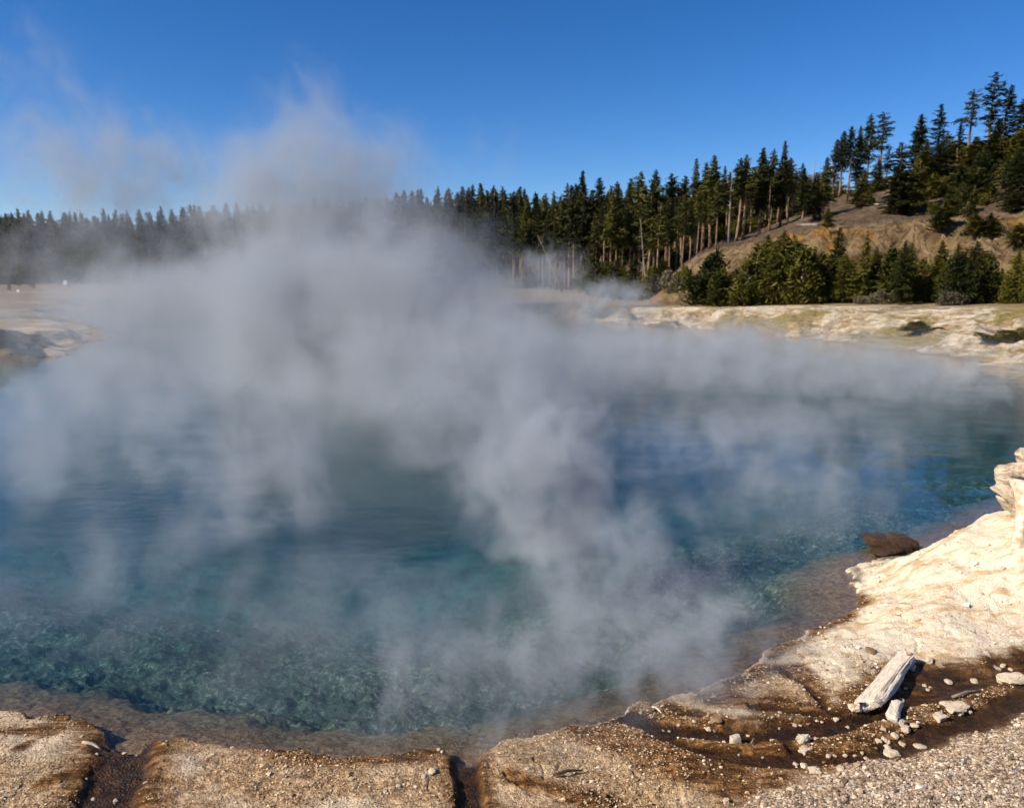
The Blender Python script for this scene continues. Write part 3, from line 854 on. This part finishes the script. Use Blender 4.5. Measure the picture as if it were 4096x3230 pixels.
snag(2520, 905, 64, "steeply leaning broken dead trunk low in the forest edge", -.8, rad=.08, H=3)

# bushes and young pines in the row on top of the far bank
L3, G3 = "green young pine bush in the row on the far bank", "young pine bushes in the row on the far bank"
named = [(3348, 907, 41, FULL[0], "small conical young pine rising from the shrub row below the mound", 1.0),
         (3451, 920, 39, FULL[1], "narrow young pine standing highest in the middle of the shrub row", .8),
         (3824, 971, 38, FULL[0], "conical young pine right of the middle in the shrub row", 1.1),
         (3612, 960, 37, FULL[2], "wide young pine in front of the orange cliff", .8),
         (2540, 1010, 56, FULL[0], "sunlit young pine at the left end of the shrub row", 1.0),
         (4075, 990, 37, FULL[2], "wide young pine at the right edge of the shrub row", .9)]
for px, py, D, pr, lab, w in named:
    w = w * 1.35
    tree_by_px(pr, px, py, D, lab, None, w, "young_pine_tree", 1.2)
big = [(2848, 1000, 40, 1.5), (2800, 1065, 38, 1.3), (2905, 1040, 39, 1.2), (3064, 938, 40, 1.25), (3010, 1010, 38, 1.2), (3130, 980, 39, 1.2), (3190, 1000, 38, 1.2),
       (3255, 985, 38, 1.0), (3310, 1020, 37, 1.1), (3380, 1040, 36, 1.2), (3440, 1060, 36, 1.2), (3500, 1030, 37, 1.1), (3560, 1020, 36, 1.2), (3640, 1020, 35, 1.2),
       (3700, 1050, 36, 1.3), (3760, 1010, 37, 1.2), (3850, 1030, 35, 1.3), (3900, 990, 37, 1.2), (3960, 1000, 36, 1.2), (4010, 1060, 35, 1.2), (4060, 1080, 34, 1.3),
       (3200, 1090, 35, 1.2), (3340, 1110, 34, 1.2), (3600, 1100, 34, 1.3), (3740, 1110, 34, 1.2), (3930, 1100, 34, 1.3), (2960, 1110, 37, 1.2), (3090, 1080, 36, 1.3),
       (2720, 1060, 44, 1.2), (2650, 1010, 50, 1.1), (2600, 1050, 50, 1.2), (2460, 1040, 60, 1.3), (2400, 1060, 62, 1.2)]
for n_, (px, py, D, w) in enumerate(big):
    py += random.uniform(-65, 20); D = max(D, np.interp(px, [2750, 2900, 3400, 4096], [44, 40, 38, 36])) + random.uniform(0, 4); w = w * random.uniform(0.95, 1.5)
    x, y = at_dist(px, D); z = terrain1(x, y)
    H = max(1.3, CAM_H + D * math.tan(elev(px, py)) - z)
    if n_ % 2 == 1:
        plant("young_pine_tree", FULL[n_ % 3], x, y, H * 1.05, 14.0, L3, "tree", G3, wide=w * 1.3)
    else:
        plant("bush", BUSH[n_ % 3], x, y, H, 2.4, L3.replace("young pine bush", "bushy shrub"), "bush", "bushy shrubs in the row on the far bank", wide=w * .8, parts=("foliage", "stem"))
for n_, (px, D) in enumerate([(2560, 52), (2610, 51), (2660, 50), (2700, 47), (2500, 56), (2440, 58), (3040, 41), (3120, 40.5), (3470, 38), (3530, 38), (3820, 35.5), (2950, 42), (3280, 39.5)]):
    x, y = at_dist(px, D)
    plant("sagebrush", SAGE[n_ % 2], x, y, random.uniform(.7, 1.3) * (1.4 if px < 2720 else .8), 1.2, "grey-green brush at the foot of the shrub row on the far bank", "bush",
          "grey brush along the far bank", wide=1.2, parts=("foliage", "stem"))
for px, py, H, w, lab in [(3690, 1325, .35, 1.9, "low dark shrub hanging over the white bank at right"), (4075, 1365, .45, 1.4, "dark green shrub on the bank at the right edge")]:
    dd_ = np.linspace(19, 40, 421)
    bx_, by_ = at_dist(px, 1.0)
    zz_ = terrain(bx_ * dd_, by_ * dd_)
    D = float(dd_[np.nonzero(np.arctan2(zz_ - CAM_H, dd_) >= elev(px, py))[0][0]])
    plant("low_shrub", BUSH[px % 3], bx_ * D, by_ * D, H, 2.4, lab, "bush", wide=w * 3, parts=("foliage", "stem"))
# little trees and posts on the meadow at the left
for px, D, H, lab in [(125, 112, 2.3, "lone small dark tree on the meadow at the left edge"), (30, 104, 1.5, "tiny grey-green tree at the extreme left of the meadow"),
                      (70, 128, 2.2, "small tree standing before the far forest at left"), (270, 112, 1.6, "small tree beside the white sign on the meadow")]:
    x, y = at_dist(px, D)
    plant("young_pine_tree", FULL[1], x, y, H, 14, lab, "tree", wide=1.5)
def box(x0, x1, y0, y1, z0, z1):
    return [(x0, y0, z0), (x1, y0, z0), (x1, y1, z0), (x0, y1, z0), (x0, y0, z1), (x1, y0, z1), (x1, y1, z1), (x0, y1, z1)], \
        [(0, 3, 2, 1), (4, 5, 6, 7), (0, 1, 5, 4), (1, 2, 6, 5), (2, 3, 7, 6), (3, 0, 4, 7)]
def sign(px, py, D, w, h, lab):
    x, y = at_dist(px, D); z = terrain1(x, y)
    zt = CAM_H + D * math.tan(elev(px, py)) - z
    r_ = link("sign", None, None, (x, y, z)); tag(r_, lab, "sign")
    a = Acc(); a.add(*box(-w / 2, w / 2, -.04, 0, zt - h / 2, zt + h / 2)); link("panel", a.mesh("panel", M_WHITE, False), r_)
    a = Acc(); a.add(*box(-.05, .05, .003, .09, -.2, zt + h / 2 - .03)); link("post", a.mesh("post", M_POST, False), r_)
sign(259, 1131, 115, 0.75, 0.6, "bright white sign panel on the meadow before the far forest")
sign(500, 1174, 92, 0.22, 0.7, "thin white marker panel at the far pool edge left of the steam")
sign(63, 1163, 96, 0.28, 0.25, "tiny white marker panel on the meadow at the left edge")

# ------------------------------------------------------------------ sinter ledge at the right edge
def lumpy(name, rings, mat, seed, n=72, amp=.05, fq=4.0):
    """rings: (z, cx, cy, rx, ry) from the bottom up"""
    rg = np.random.default_rng(seed)
    zs = np.array([r[0] for r in rings])
    m = 90
    zz = np.linspace(zs[0], zs[-1], m)
    par = [np.interp(zz, zs, [r[i] for r in rings]) for i in range(1, 5)]
    vs = []
    for i in range(m):
        a = np.linspace(0, 2 * math.pi, n, endpoint=False)
        u, w = np.cos(a), np.sin(a)
        # vertical drip ribs and horizontal laminae
        nz = fbm(u * fq + 3, w * fq + zz[i] * fq * .8, 5, seed) * amp + fbm(u * 9 + 7, w * 9, 3, seed + 9) * amp * .6 + fbm(zz[i] * 14 + u, u * 2 + w, 3, seed + 5) * amp * .45
        ex = 1 + nz / np.maximum(.2, np.hypot(par[2][i] * u, par[3][i] * w))
        vs += list(np.stack([par[0][i] + par[2][i] * u * ex, par[1][i] + par[3][i] * w * ex, np.full(n, zz[i]) + nz * .4], -1))
    fs_ = []
    for i in range(m - 1):
        for k in range(n):
            fs_.append((i * n + k, i * n + (k + 1) % n, (i + 1) * n + (k + 1) % n, (i + 1) * n + k))
    fs_.append(tuple(range(n))[::-1]); fs_.append(tuple((m - 1) * n + k for k in range(n)))
    return mesh_np(name, vs, fs_, mat, True)
def mat_ledge():
    t = NT("ledge_sinter")
    p = t.n("ShaderNodeTexCoord").outputs["Object"]
    n1 = t.noise(t.mapping(p, (1, 1, .5)), 4, 6, .65, .5)
    n2 = t.noise(t.mapping(p, (1, 1, 3)), 9, 5, .65, .5)
    c = t.mix(t.ramp(n1, .36, .6), (.20, .115, .05), (.62, .52, .40))
    c = t.mix(t.math('MULTIPLY', t.ramp(n2, .52, .68), .7), c, (.76, .70, .60))
    c = t.mix(t.math('MULTIPLY', t.ramp(n2, .42, .32), .8), c, (.10, .06, .03))
    t.bsdf(c, .9, t.bump(t.math('ADD', n1, n2), .9, .06), .12)
    return t.m
lx, ly = ground_at(4096, 2278, .30)
prof = [(4034, 2310), (4034, 2270), (4030, 2200), (4024, 2118), (4006, 2081), (3994, 2045), (3990, 2000), (3976, 1966), (3992, 1944), (4022, 1915), (4060, 1884), (4078, 1856), (4090, 1790), (4094, 1752)]
rings = []
tt_ = np.linspace(0, 2 * math.pi, 240)
for a, b in prof:
    a += 40
    tb = math.atan2(ray(a, b)[0], ray(a, b)[1])
    cx_, cy_, RX, RY = lx + 1.0, ly + .35, 1.35, .75
    for _ in range(30):                       # slide the ring sideways until its left outline lies on the bearing of the profile
        ex_, ey_ = cx_ + RX * np.cos(tt_), cy_ + RY * np.sin(tt_)
        bb_ = np.arctan2(ex_, ey_); m_ = int(bb_.argmin())
        cx_ += (tb - bb_[m_]) * 8.0
    rings.append((CAM_H + math.hypot(ex_[m_], ey_[m_]) * math.tan(elev(a, b)), cx_, cy_, RX, RY))
rings[0] = (-.05, *rings[0][1:])
rings = [r for i, r in enumerate(rings) if i == 0 or r[0] > rings[i - 1][0]]
M_LEDGE = mat_ledge()
le = link("sinter_ledge", lumpy("sinter_ledge", rings, M_LEDGE, 5, n=140, amp=.10))
tag(le, "eroded overhanging sinter ledge with a pale drip column at the right edge", "rock ledge")
dpx, dpy = ground_at(4062, 2285, .28)
dz = terrain1(dpx, dpy)
colm = lumpy("drip_column", [(dz - .08, dpx, dpy, .075, .075), (dz + .05, dpx, dpy, .055, .055), (dz + .25, dpx + .01, dpy + .02, .045, .05), (dz + .42, dpx + .02, dpy + .05, .07, .07), (dz + .52, dpx + .02, dpy + .10, .10, .1)], M_STONE, 8, n=24, amp=.02)
link("drip_column", colm, le)
# ------------------------------------------------------------------ rocks and wood on the near bank
def rock_mesh(seed, mat, sub=3, flat=.65, amp=.3, fq=1.3, blocky=0.0):
    import bmesh
    bm = bmesh.new()
    bmesh.ops.create_icosphere(bm, subdivisions=sub, radius=1)
    rg = np.random.default_rng(seed)
    o = rg.uniform(0, 50, 3)
    for v in bm.verts:
        p = np.array(v.co)
        if blocky:
            m_ = np.max(np.abs(p)); p = p * (1 - blocky) + blocky * p / m_ * .85
        k = 1 + amp * float(fbm(np.array([p[0] * fq + o[0] + p[2]]), np.array([p[1] * fq + o[1] - p[2] * .7]), 3, seed)[0])
        v.co = (p[0] * k, p[1] * k * .8, p[2] * k * flat)
    me = bpy.data.meshes.new("rock")
    bm.to_mesh(me); bm.free()
    me.materials.append(mat)
    me.polygons.foreach_set("use_smooth", np.full(len(me.polygons), blocky < .4, bool))
    return me
ST = [rock_mesh(100 + i, M_STONE, 3, random.uniform(.5, .75), .2, 1.8, [.3, .5, .7, .45, .8][i % 5]) for i in range(7)]
STB = [rock_mesh(120 + i, M_BROWN, 2, .6, .35, 1.5, [.2, .5][i % 2]) for i in range(2)]
def stone(px, py, wpx, lab, grp, mesh=None, hgt=1.0, name="stone", rz=None, sink=.6):
    x, y = ground_at(px, py, .05)
    z = max(terrain1(x, y), 0)
    x, y = ground_at(px, py, z); z = max(terrain1(x, y), 0)
    s = wpx / FPX * math.hypot(x, y, CAM_H) / 2 * .74
    o = link(name, mesh or random.choice(ST + ST + STB), None, (x, y, z + s * .6 * hgt * (1 - sink)), (random.uniform(-.2, .2), random.uniform(-.2, .2), random.uniform(0, 6.3) if rz is None else rz), (s, s, s * hgt))
    return tag(o, lab, "stone", grp)
c8 = lambda a, b: (2048 + .9455 * a, 2500 + .9455 * b)
BLK = rock_mesh(140, M_STONE, 3, .85, .12, 1.2, .85)
stone(*c8(945, 497), 56, "square pale block with a black shadow beside the runoff channel", None, BLK, 1.15, rz=.2, sink=.1)
stone(*c8(865, 405), 68, "brown half-buried boulder beside the pool end of the channels", None, STB[1], .8)
stone(*c8(1240, 528), 52, "pale angular stone at the fork of two brown channels", None, ST[4], .9, rz=.5)
stone(*c8(1605, 545), 66, "largest pale flat stone at the gravel edge", None, ST[1], .6, rz=.2)
stone(*c8(1645, 415), 46, "elongated pale stone leaning at the outlet of the dark basin", None, ST[3], 1.4, rz=1.2)
stone(*c8(1665, 440), 48, "pale stone touching the leaning stone in the basin outlet", None, ST[2], 1.0, rz=.9)
stone(*c8(1725, 513), 54, "long white stone lying alone on the gravel rim", None, ST[0], .5, rz=.1)
stone(*c8(1955, 238), 36, "single white stone lying in the dark wet basin", None, ST[3], .8)
stone(*c8(1845, 240), 44, "pale yellowish stone in the middle of the dark basin", None, ST[5], .8)
stone(*c8(1450, 345), 62, "white lump under the lower end of the weathered log", None, ST[2], 1.0)
stone(*c8(2110, 232), 110, "long flat pale slab at the right edge of the dark basin", None, ST[1], .5, rz=.25)
stone(*c8(1870, 345), 110, "flat pale slab on the brown bank between basin and gully", None, ST[1], .45, rz=.3)
stone(*c8(1520, 118), 62, "brown flat stone beside the top of the weathered log", None, STB[0], .5, rz=.6)
stone(*c8(905, 750), 30, "small white block near the bottom edge with a dark shadow", None, BLK, 1.2)
G5, L5 = "stones scattered along the brown runoff channels", "small stone lying along the brown runoff channels"
spots = [(705, 428, 22), (770, 405, 20), (860, 432, 26), (830, 443, 34), (640, 445, 14), (665, 447, 16), (545, 372, 20), (1135, 372, 26), (1195, 415, 24), (1220, 412, 20),
         (1255, 410, 26), (1310, 412, 22), (1290, 400, 20), (1370, 402, 30), (1180, 395, 16), (1100, 390, 16), (1420, 432, 18), (1220, 473, 34), (1255, 470, 22), (1230, 493, 60),
         (1105, 488, 30), (1410, 525, 30), (1340, 550, 32), (1365, 547, 24), (1500, 565, 26), (1480, 545, 20), (1550, 490, 36), (1575, 485, 30), (1590, 500, 26), (1650, 320, 34),
         (1665, 270, 18), (1745, 255, 22), (1770, 262, 16), (1760, 275, 20), (2075, 178, 28), (2110, 190, 24), (2060, 240, 20), (1700, 425, 40), (1620, 468, 40), (1540, 520, 20),
         (1280, 620, 60), (1235, 600, 40), (1200, 588, 28), (1390, 610, 40), (1155, 692, 34), (1190, 690, 30), (1225, 688, 24), (1180, 710, 46), (1590, 520, 40), (1530, 455, 16),
         (1650, 505, 34), (1450, 555, 18), (1320, 580, 22), (1000, 436, 20), (1060, 560, 14), (960, 540, 14), (1130, 440, 16), (1890, 375, 40), (1930, 372, 34), (1810, 385, 60),
         (1830, 333, 50), (1345, 345, 20), (1300, 300, 14), (1215, 190, 22), (1400, 97, 26), (1420, 95, 20), (1310, 165, 26), (1330, 170, 18), (1360, 72, 16), (1480, 150, 22),
         (1765, 150, 40), (1690, 180, 44), (650, 520, 16), (760, 545, 14), (300, 600, 16), (65, 608, 22), (560, 650, 14), (370, 603, 14)]
for a, b, w in spots:
    stone(*c8(a, b), w * .95, L5, G5, None, random.uniform(.6, 1.1))
c7 = lambda a, b: (.9455 * a, 2500 + .9455 * b)
G6, L6 = "pebbles lying on the tan crust at the lower left", "small pebble lying on the tan crust at the lower left"
for a, b, w in [(345, 470, 16), (525, 542, 22), (580, 550, 14), (617, 665, 18), (70, 690, 16), (85, 698, 14), (10, 728, 16), (365, 650, 14), (395, 737, 20), (490, 745, 28), (15, 560, 14),
                (1475, 625, 26), (1590, 628, 14), (1855, 525, 20), (1870, 535, 18), (1830, 620, 40), (1795, 640, 30), (1500, 600, 14), (1685, 680, 26), (630, 735, 12), (410, 545, 16),
                (1350, 630, 14), (1200, 635, 16), (730, 690, 18), (860, 610, 12), (1050, 560, 12), (960, 640, 14), (1630, 700, 22), (1400, 700, 16), (200, 600, 12)]:
    stone(*c7(a, b), w, L6, G6, None, random.uniform(.6, 1.0))
# dark rocks at the waterline
for px, py, w, lab, h in [(3525, 2180, 190, "dark brown wet rock lying flat at the waterline of the white slope", .42), (3605, 2186, 150, "rounded dark rock at the foot of the white slope, touching the water", .6),
                          (3545, 2210, 150, "low dark wet ledge rock below the two dark waterline rocks", .3)]:
    stone(px, py, w, lab, None, rock_mesh(int(px), M_DARK, 4, .6, .17, 2.2, .35), h * 1.15, "rock", rz=.15, sink=.2)

# weathered log
def slab(L, W, T, seed, mat, name, nx=60, ny=22):
    rg = np.random.default_rng(seed)
    vs, fs_ = [], []
    ring = 2 * ny
    for i in range(nx):
        t = i / (nx - 1)
        for k in range(ring):
            a = 2 * math.pi * k / ring
            w = W * .5 * (1 - .12 * t + .05 * math.sin(t * 7))
            cy_, sz_ = math.cos(a), math.sin(a)
            yy = w * np.sign(cy_) * abs(cy_) ** .6
            zz = T * .5 * np.sign(sz_) * abs(sz_) ** .6
            g = float(fbm(np.array([t * 2.5]), np.array([a * 5.0]), 3, seed)[0])
            g2 = float(fbm(np.array([t * 1.2]), np.array([a * 14.0]), 2, seed + 3)[0])
            k_ = 1 + .16 * g + .10 * g2
            jag = (t - .5) * 2
            ex = (.10 * L * float(fbm(np.array([3.0 + yy * 22]), np.array([zz * 9 + seed]), 3, seed + 7)[0])) * max(0, abs(jag) - .5) * 2 * np.sign(jag)
            vs.append(((t - .5) * L + ex, yy * k_, zz * k_))
    for i in range(nx - 1):
        for k in range(ring):
            fs_.append((i * ring + k, i * ring + (k + 1) % ring, (i + 1) * ring + (k + 1) % ring, (i + 1) * ring + k))
    fs_.append(tuple(range(ring))[::-1]); fs_.append(tuple((nx - 1) * ring + k for k in range(ring)))
    return mesh_np(name, vs, fs_, mat, True)
def lay(name, mesh, p0, p1, z0, z1, lab, cat, roll=0.0):
    a = np.array([*ground_at(*p0, .06), 0]); b = np.array([*ground_at(*p1, .06), 0])
    a[2], b[2] = terrain1(a[0], a[1]) + z0, terrain1(b[0], b[1]) + z1
    a[0:2] = ground_at(*p0, a[2]); b[0:2] = ground_at(*p1, b[2])
    d = Vector(b - a)
    qt = d.to_track_quat('X', 'Z')
    o = link(name, mesh, None, Vector((a + b) / 2))
    o.rotation_mode = 'QUATERNION'
    o.rotation_quaternion = qt @ Euler((roll, 0, 0)).to_quaternion()
    return tag(o, lab, cat), d.length
A0, B0 = (3475, 2815), (3625, 2625)
aa, bb = np.array(ground_at(*A0, .1)), np.array(ground_at(*B0, .1))
LL = float(np.hypot(*(aa - bb)))
lay("weathered_log", slab(LL * 1.02, .145, .055, 3, M_LOG, "weathered_log"), A0, B0, .012, .035, "pale grey split log lying on the white slope by the dark basin", "log", -.3)
lay("wood_chunk", slab(.20, .07, .05, 5, M_LOG, "wood_chunk", 30, 12), c8(1600, 410), c8(1635, 315), .02, .06, "short pale wood chunk standing below the weathered log", "wood")
def stick(p0, p1, rad, lab, mat, z=.02):
    a = np.array([*ground_at(*p0, .06), 0]); b = np.array([*ground_at(*p1, .06), 0])
    for v in (a, b): v[2] = terrain1(v[0], v[1]) + z
    m_ = (a + b) / 2 + np.array([0, .01, .006])
    m_[2] = max(m_[2], terrain1(m_[0], m_[1]) + z)
    acc = Acc(); o0 = m_.copy()
    acc.add(*tube([a - o0, (a + m_) / 2 - o0 + np.array([.004, -.004, .003]), m_ - o0, (b + m_) / 2 - o0, b - o0], [rad, rad * 1.1, rad, rad * .8, rad * .45], 7))
    tag(link("stick", acc.mesh("stick", mat), None, o0), lab, "stick")
stick(c8(175, 663), c8(298, 630), .008, "thin dark twig lying on the tan crust near the bottom", M_DARK)
stick(c8(594, 355), c8(632, 378), .007, "short white stick near the start of the channels", M_STONE)
stick(c7(350, 507), c7(428, 512), .009, "white stick at the edge of the lower left crust block", M_STONE)
stick(c8(1860, 320), c8(1985, 288), .009, "grey stick lying on the brown bank beside the basin", M_DEAD)
stick(c8(1010, 515), c8(1035, 470), .004, "tiny twig beside the square block", M_DEAD)

# gravel and grit: uncountable
def scatter(name, n, region, size, mat, lab, seed, cond):
    rg = np.random.default_rng(seed)
    x = rg.uniform(region[0], region[1], n * 4); y = rg.uniform(region[2], region[3], n * 4)
    z, at, sd, _, _ = terrain(x, y, True)
    ok = np.nonzero(cond(at, sd, x, y, rg))[0][:n]
    x, y, z = x[ok], y[ok], z[ok]
    n = len(x)
    base = np.array([(1, 0, 0), (-.5, .87, 0), (-.5, -.87, 0), (.3, .5, .75), (-.55, 0, .7), (.25, -.5, .8), (0, 0, -.6)], float)
    tri = np.array([(0, 1, 3), (1, 4, 3), (1, 2, 4), (2, 5, 4), (2, 0, 5), (0, 3, 5), (3, 4, 5), (1, 0, 6), (2, 1, 6), (0, 2, 6)])
    s = size * np.exp(rg.normal(0, .45, n))
    a = rg.uniform(0, 6.28, n)
    ca, sa = np.cos(a), np.sin(a)
    j = base[None] * rg.uniform(.65, 1.3, (n, 7, 3))
    vx = (j[..., 0] * ca[:, None] - j[..., 1] * sa[:, None]) * s[:, None] * 1.15 + x[:, None]
    vy = (j[..., 0] * sa[:, None] + j[..., 1] * ca[:, None]) * s[:, None] * .9 + y[:, None]
    vz = j[..., 2] * s[:, None] * .8 + z[:, None] + s[:, None] * .15
    me = mesh_np(name, np.stack([vx, vy, vz], -1).reshape(-1, 3), (tri[None] + (np.arange(n) * 7)[:, None, None]).reshape(-1, 3), mat, False,
                 {"tone": np.repeat(rg.uniform(0, 1, n), 7)})
    tag(link(name, me), lab, name.replace("_", " "), kind="stuff")
def mat_grit(name, a, b, c_):
    t = NT(name)
    tn = t.attr("tone")
    c = t.mix(t.ramp(tn, 0, .6), a, b)
    c = t.mix(t.ramp(tn, .72, .95), c, c_)
    t.bsdf(c, .9, None, .15)
    return t.m
scatter("gravel", 42000, (.2, 4.4, 2.8, 5.2), .0052, mat_grit("gravel_mix", (.13, .088, .055), (.44, .33, .225), (.74, .63, .50)), "loose pale gravel of the path at the lower right", 5,
        lambda at, sd, x, y, rg: (at["gravel"] > .6))
scatter("grit", 30000, (-3.6, 3.4, 2.9, 6.5), .0042, mat_grit("grit_mix", (.17, .10, .045), (.47, .34, .20), (.78, .66, .48)), "fine sinter grit scattered over the tan crust", 6,
        lambda at, sd, x, y, rg: (sd > .02) & (at["gravel"] < .5) & (at["wet"] < .4) & (at["white"] + rg.uniform(-.5, .5, x.shape) < .6) & (fbm(x * 1.6, y * 1.6, 3, 91) + rg.uniform(-.6, .6, x.shape) > -.1))
scatter("slope_rubble", 600, (1.8, 4.4, 4.0, 7.5), .009, mat_grit("rubble_mix", (.42, .32, .22), (.70, .62, .52), (.85, .8, .72)), "small rubble strewn over the white slope", 8,
        lambda at, sd, x, y, rg: (sd > .03) & (at["gravel"] < .5) & (at["wet"] < .4) & (fbm(x * 1.6, y * 1.6, 3, 93) + rg.uniform(-.6, .6, x.shape) > .25))

# ------------------------------------------------------------------ steam: bodies of scattering vapour over the water
STEAM_C = (.58, .64, .72)
def mat_steam(name, dens, fq, k=1.6, thr=.25, seed=0.0, stretch=(1, 1, .85), soft=.25, lean=(0, 0)):
    t = NT(name)
    p = t.pos()
    oc = t.n("ShaderNodeTexCoord").outputs["Object"]
    r = t.n("ShaderNodeVectorMath", {0: oc}, operation='LENGTH').outputs["Value"]
    fall = t.ramp(r, 1.0, soft)
    n = t.noise(t.mapping(p, stretch, (0, .3, .2), (seed, seed * .7, 0)), fq, 5, .64, .5)
    d = t.math('MULTIPLY', fall, t.ramp(t.math('ADD', n, t.math('MULTIPLY', fall, k)), thr, thr + .25))
    z = t.n("ShaderNodeSeparateXYZ", {"Vector": p}).outputs[2]
    d = t.math('MULTIPLY', d, t.math('MULTIPLY', t.math('GREATER_THAN', z, 0.0), dens))
    v = t.n("ShaderNodeVolumeScatter", {"Color": STEAM_C, "Density": d, "Anisotropy": 0.0})
    b = t.n("ShaderNodeVolumeAbsorption", {"Color": STEAM_C, "Density": d})      # keeps the extinction neutral
    t.t.links.new(t.n("ShaderNodeAddShader", {0: v.outputs[0], 1: b.outputs[0]}).outputs[0], t.out.inputs["Volume"])
    return t.m
def ico():
    import bmesh
    bm = bmesh.new(); bmesh.ops.create_icosphere(bm, subdivisions=3, radius=1.03)
    me = bpy.data.meshes.new("steam"); bm.to_mesh(me); bm.free()
    return me
def steam(dx, dy, D, rx, ry, rz, dens, lab, fq=.35, k=1.6, thr=.25, soft=.25, rot=(0, 0, 0), stretch=(1, 1, .85)):
    px, py = K(dx), K(dy)
    d = ray(px, py); n = math.hypot(d[0], d[1])
    x, y, z = d[0] / n * D, d[1] / n * D, CAM_H + d[2] / n * D
    me = ico()
    me.materials.append(mat_steam("steam", dens, fq, k, thr, (dx * 1.7 + dy) % 37, stretch, soft))
    o = link("steam", me, None, (x, y, max(z, -.2)), rot, (rx, ry, rz))
    tag(o, lab, "steam", kind="stuff")
    return o
R_d = math.radians
def puff(dx, dy, D, wx, wy, dens, lab, deep=.8, fq=2.2, k=.12, thr=.46, **kw):      # half widths in overview pixels, turned into metres at distance D
    el = -math.tan(elev(K(dx), K(dy)))
    if el > 0:                                                    # keep the body over the water, its foot on the surface
        D1 = min(D, CAM_H / (el + .35 * wy * .000639))
        dens, D = dens * (D / D1) ** .9, D1
    m = D * 0.000639
    dens = dens * 1.9 * (1.25 if 9 < D < 30 and wy > 150 else 1.0) * (.75 if D > 44 else 1.0)
    steam(dx, dy, D, wx * m, wx * m * deep, wy * m, dens, lab, fq=fq / (m * min(wx, wy)), k=k, thr=thr, **kw)
puff(750, 700, 36, 430, 320, .30, "dense grey steam bank over the far middle of the pool", thr=.42, fq=1.8)
puff(610, 520, 42, 300, 190, .27, "upper part of the steam bank hiding the forest", thr=.48)
puff(690, 385, 44, 330, 180, .17, "broad foot of the steam plume rising above the forest", thr=.45)
puff(655, 250, 46, 150, 180, .13, "tall steam plume fading upward into the blue sky", thr=.50, rot=(0, R_d(-14), 0))
puff(120, 230, 55, 170, 310, .11, "thin drifting steam veil in the sky at the left", thr=.52, rot=(0, R_d(-38), 0), fq=1.6)
puff(230, 370, 55, 340, 150, .16, "faint low steam veil above the forest at the left", thr=.50)
puff(1050, 320, 46, 110, 110, .05, "faint wisp of steam right of the main plume", thr=.52)
puff(330, 640, 42, 270, 190, .15, "steam drifting left of the main bank before the forest", thr=.49)
puff(150, 560, 70, 260, 160, .06, "thin steam drifting before the left forest", thr=.50)
puff(900, 560, 44, 260, 190, .16, "steam in front of the forest right of the main bank", thr=.52)
puff(1120, 600, 42, 190, 120, .28, "steam curling before the trunks at the left end of the shrubs", thr=.51)
puff(1290, 640, 36, 170, 75, .42, "bright steam curling along the far bank below the shrubs", thr=.51)
puff(600, 640, 52, 640, 110, .12, "low steam hiding the far shore", thr=.42)
puff(120, 690, 28, 300, 100, .12, "thin steam drifting over the left headland", thr=.48)
puff(960, 780, 24, 540, 210, .23, "thick low steam over the middle of the pool", deep=1.0, thr=.44)
puff(1480, 765, 24, 520, 120, .60, "low bright steam over the right part of the pool", thr=.53)
puff(1880, 800, 18, 400, 110, .38, "thin steam near the right bank", thr=.53)
puff(220, 830, 22, 460, 160, .14, "low steam over the left part of the pool", thr=.53)
puff(1010, 900, 15, 330, 280, .27, "purple grey steam over the centre of the water", thr=.50)
puff(1160, 1060, 11, 260, 340, 1.9, "brightest steam puff over the water in the middle distance", thr=.50)
puff(1320, 1230, 8.8, 360, 280, .85, "steam curl trailing right below the brightest puff", thr=.52)
puff(560, 1010, 13, 270, 320, .45, "grey steam puff over the left middle water", thr=.49)
puff(200, 960, 16, 380, 210, .20, "soft steam over the left water", thr=.53)
puff(1620, 950, 15, 470, 170, .28, "veil of steam over the right middle water", thr=.54)
puff(1690, 1070, 12, 380, 130, .27, "lower veil of steam above the right shore water", thr=.54)
puff(1400, 1360, 7.4, 420, 230, .75, "steam hugging the water near the right shore", thr=.51)
puff(760, 1330, 8.2, 600, 280, .17, "thin steam drifting over the near water", thr=.50)
puff(260, 1230, 9.5, 480, 240, .15, "very thin steam over the lower left water", thr=.50)
puff(1050, 1430, 6.4, 520, 230, .60, "wisp of steam rising from the near shore", thr=.53)
m_ = ico(); m_.materials.append(mat_steam("steam", .10, .35, .1, .48, 5.0, (1, 1, 1), .3))
tag(link("steam", m_, None, (0, 23, .2), None, (25, 17.5, 1.5)), "low mist lying in patches all over the pool", "steam", kind="stuff")
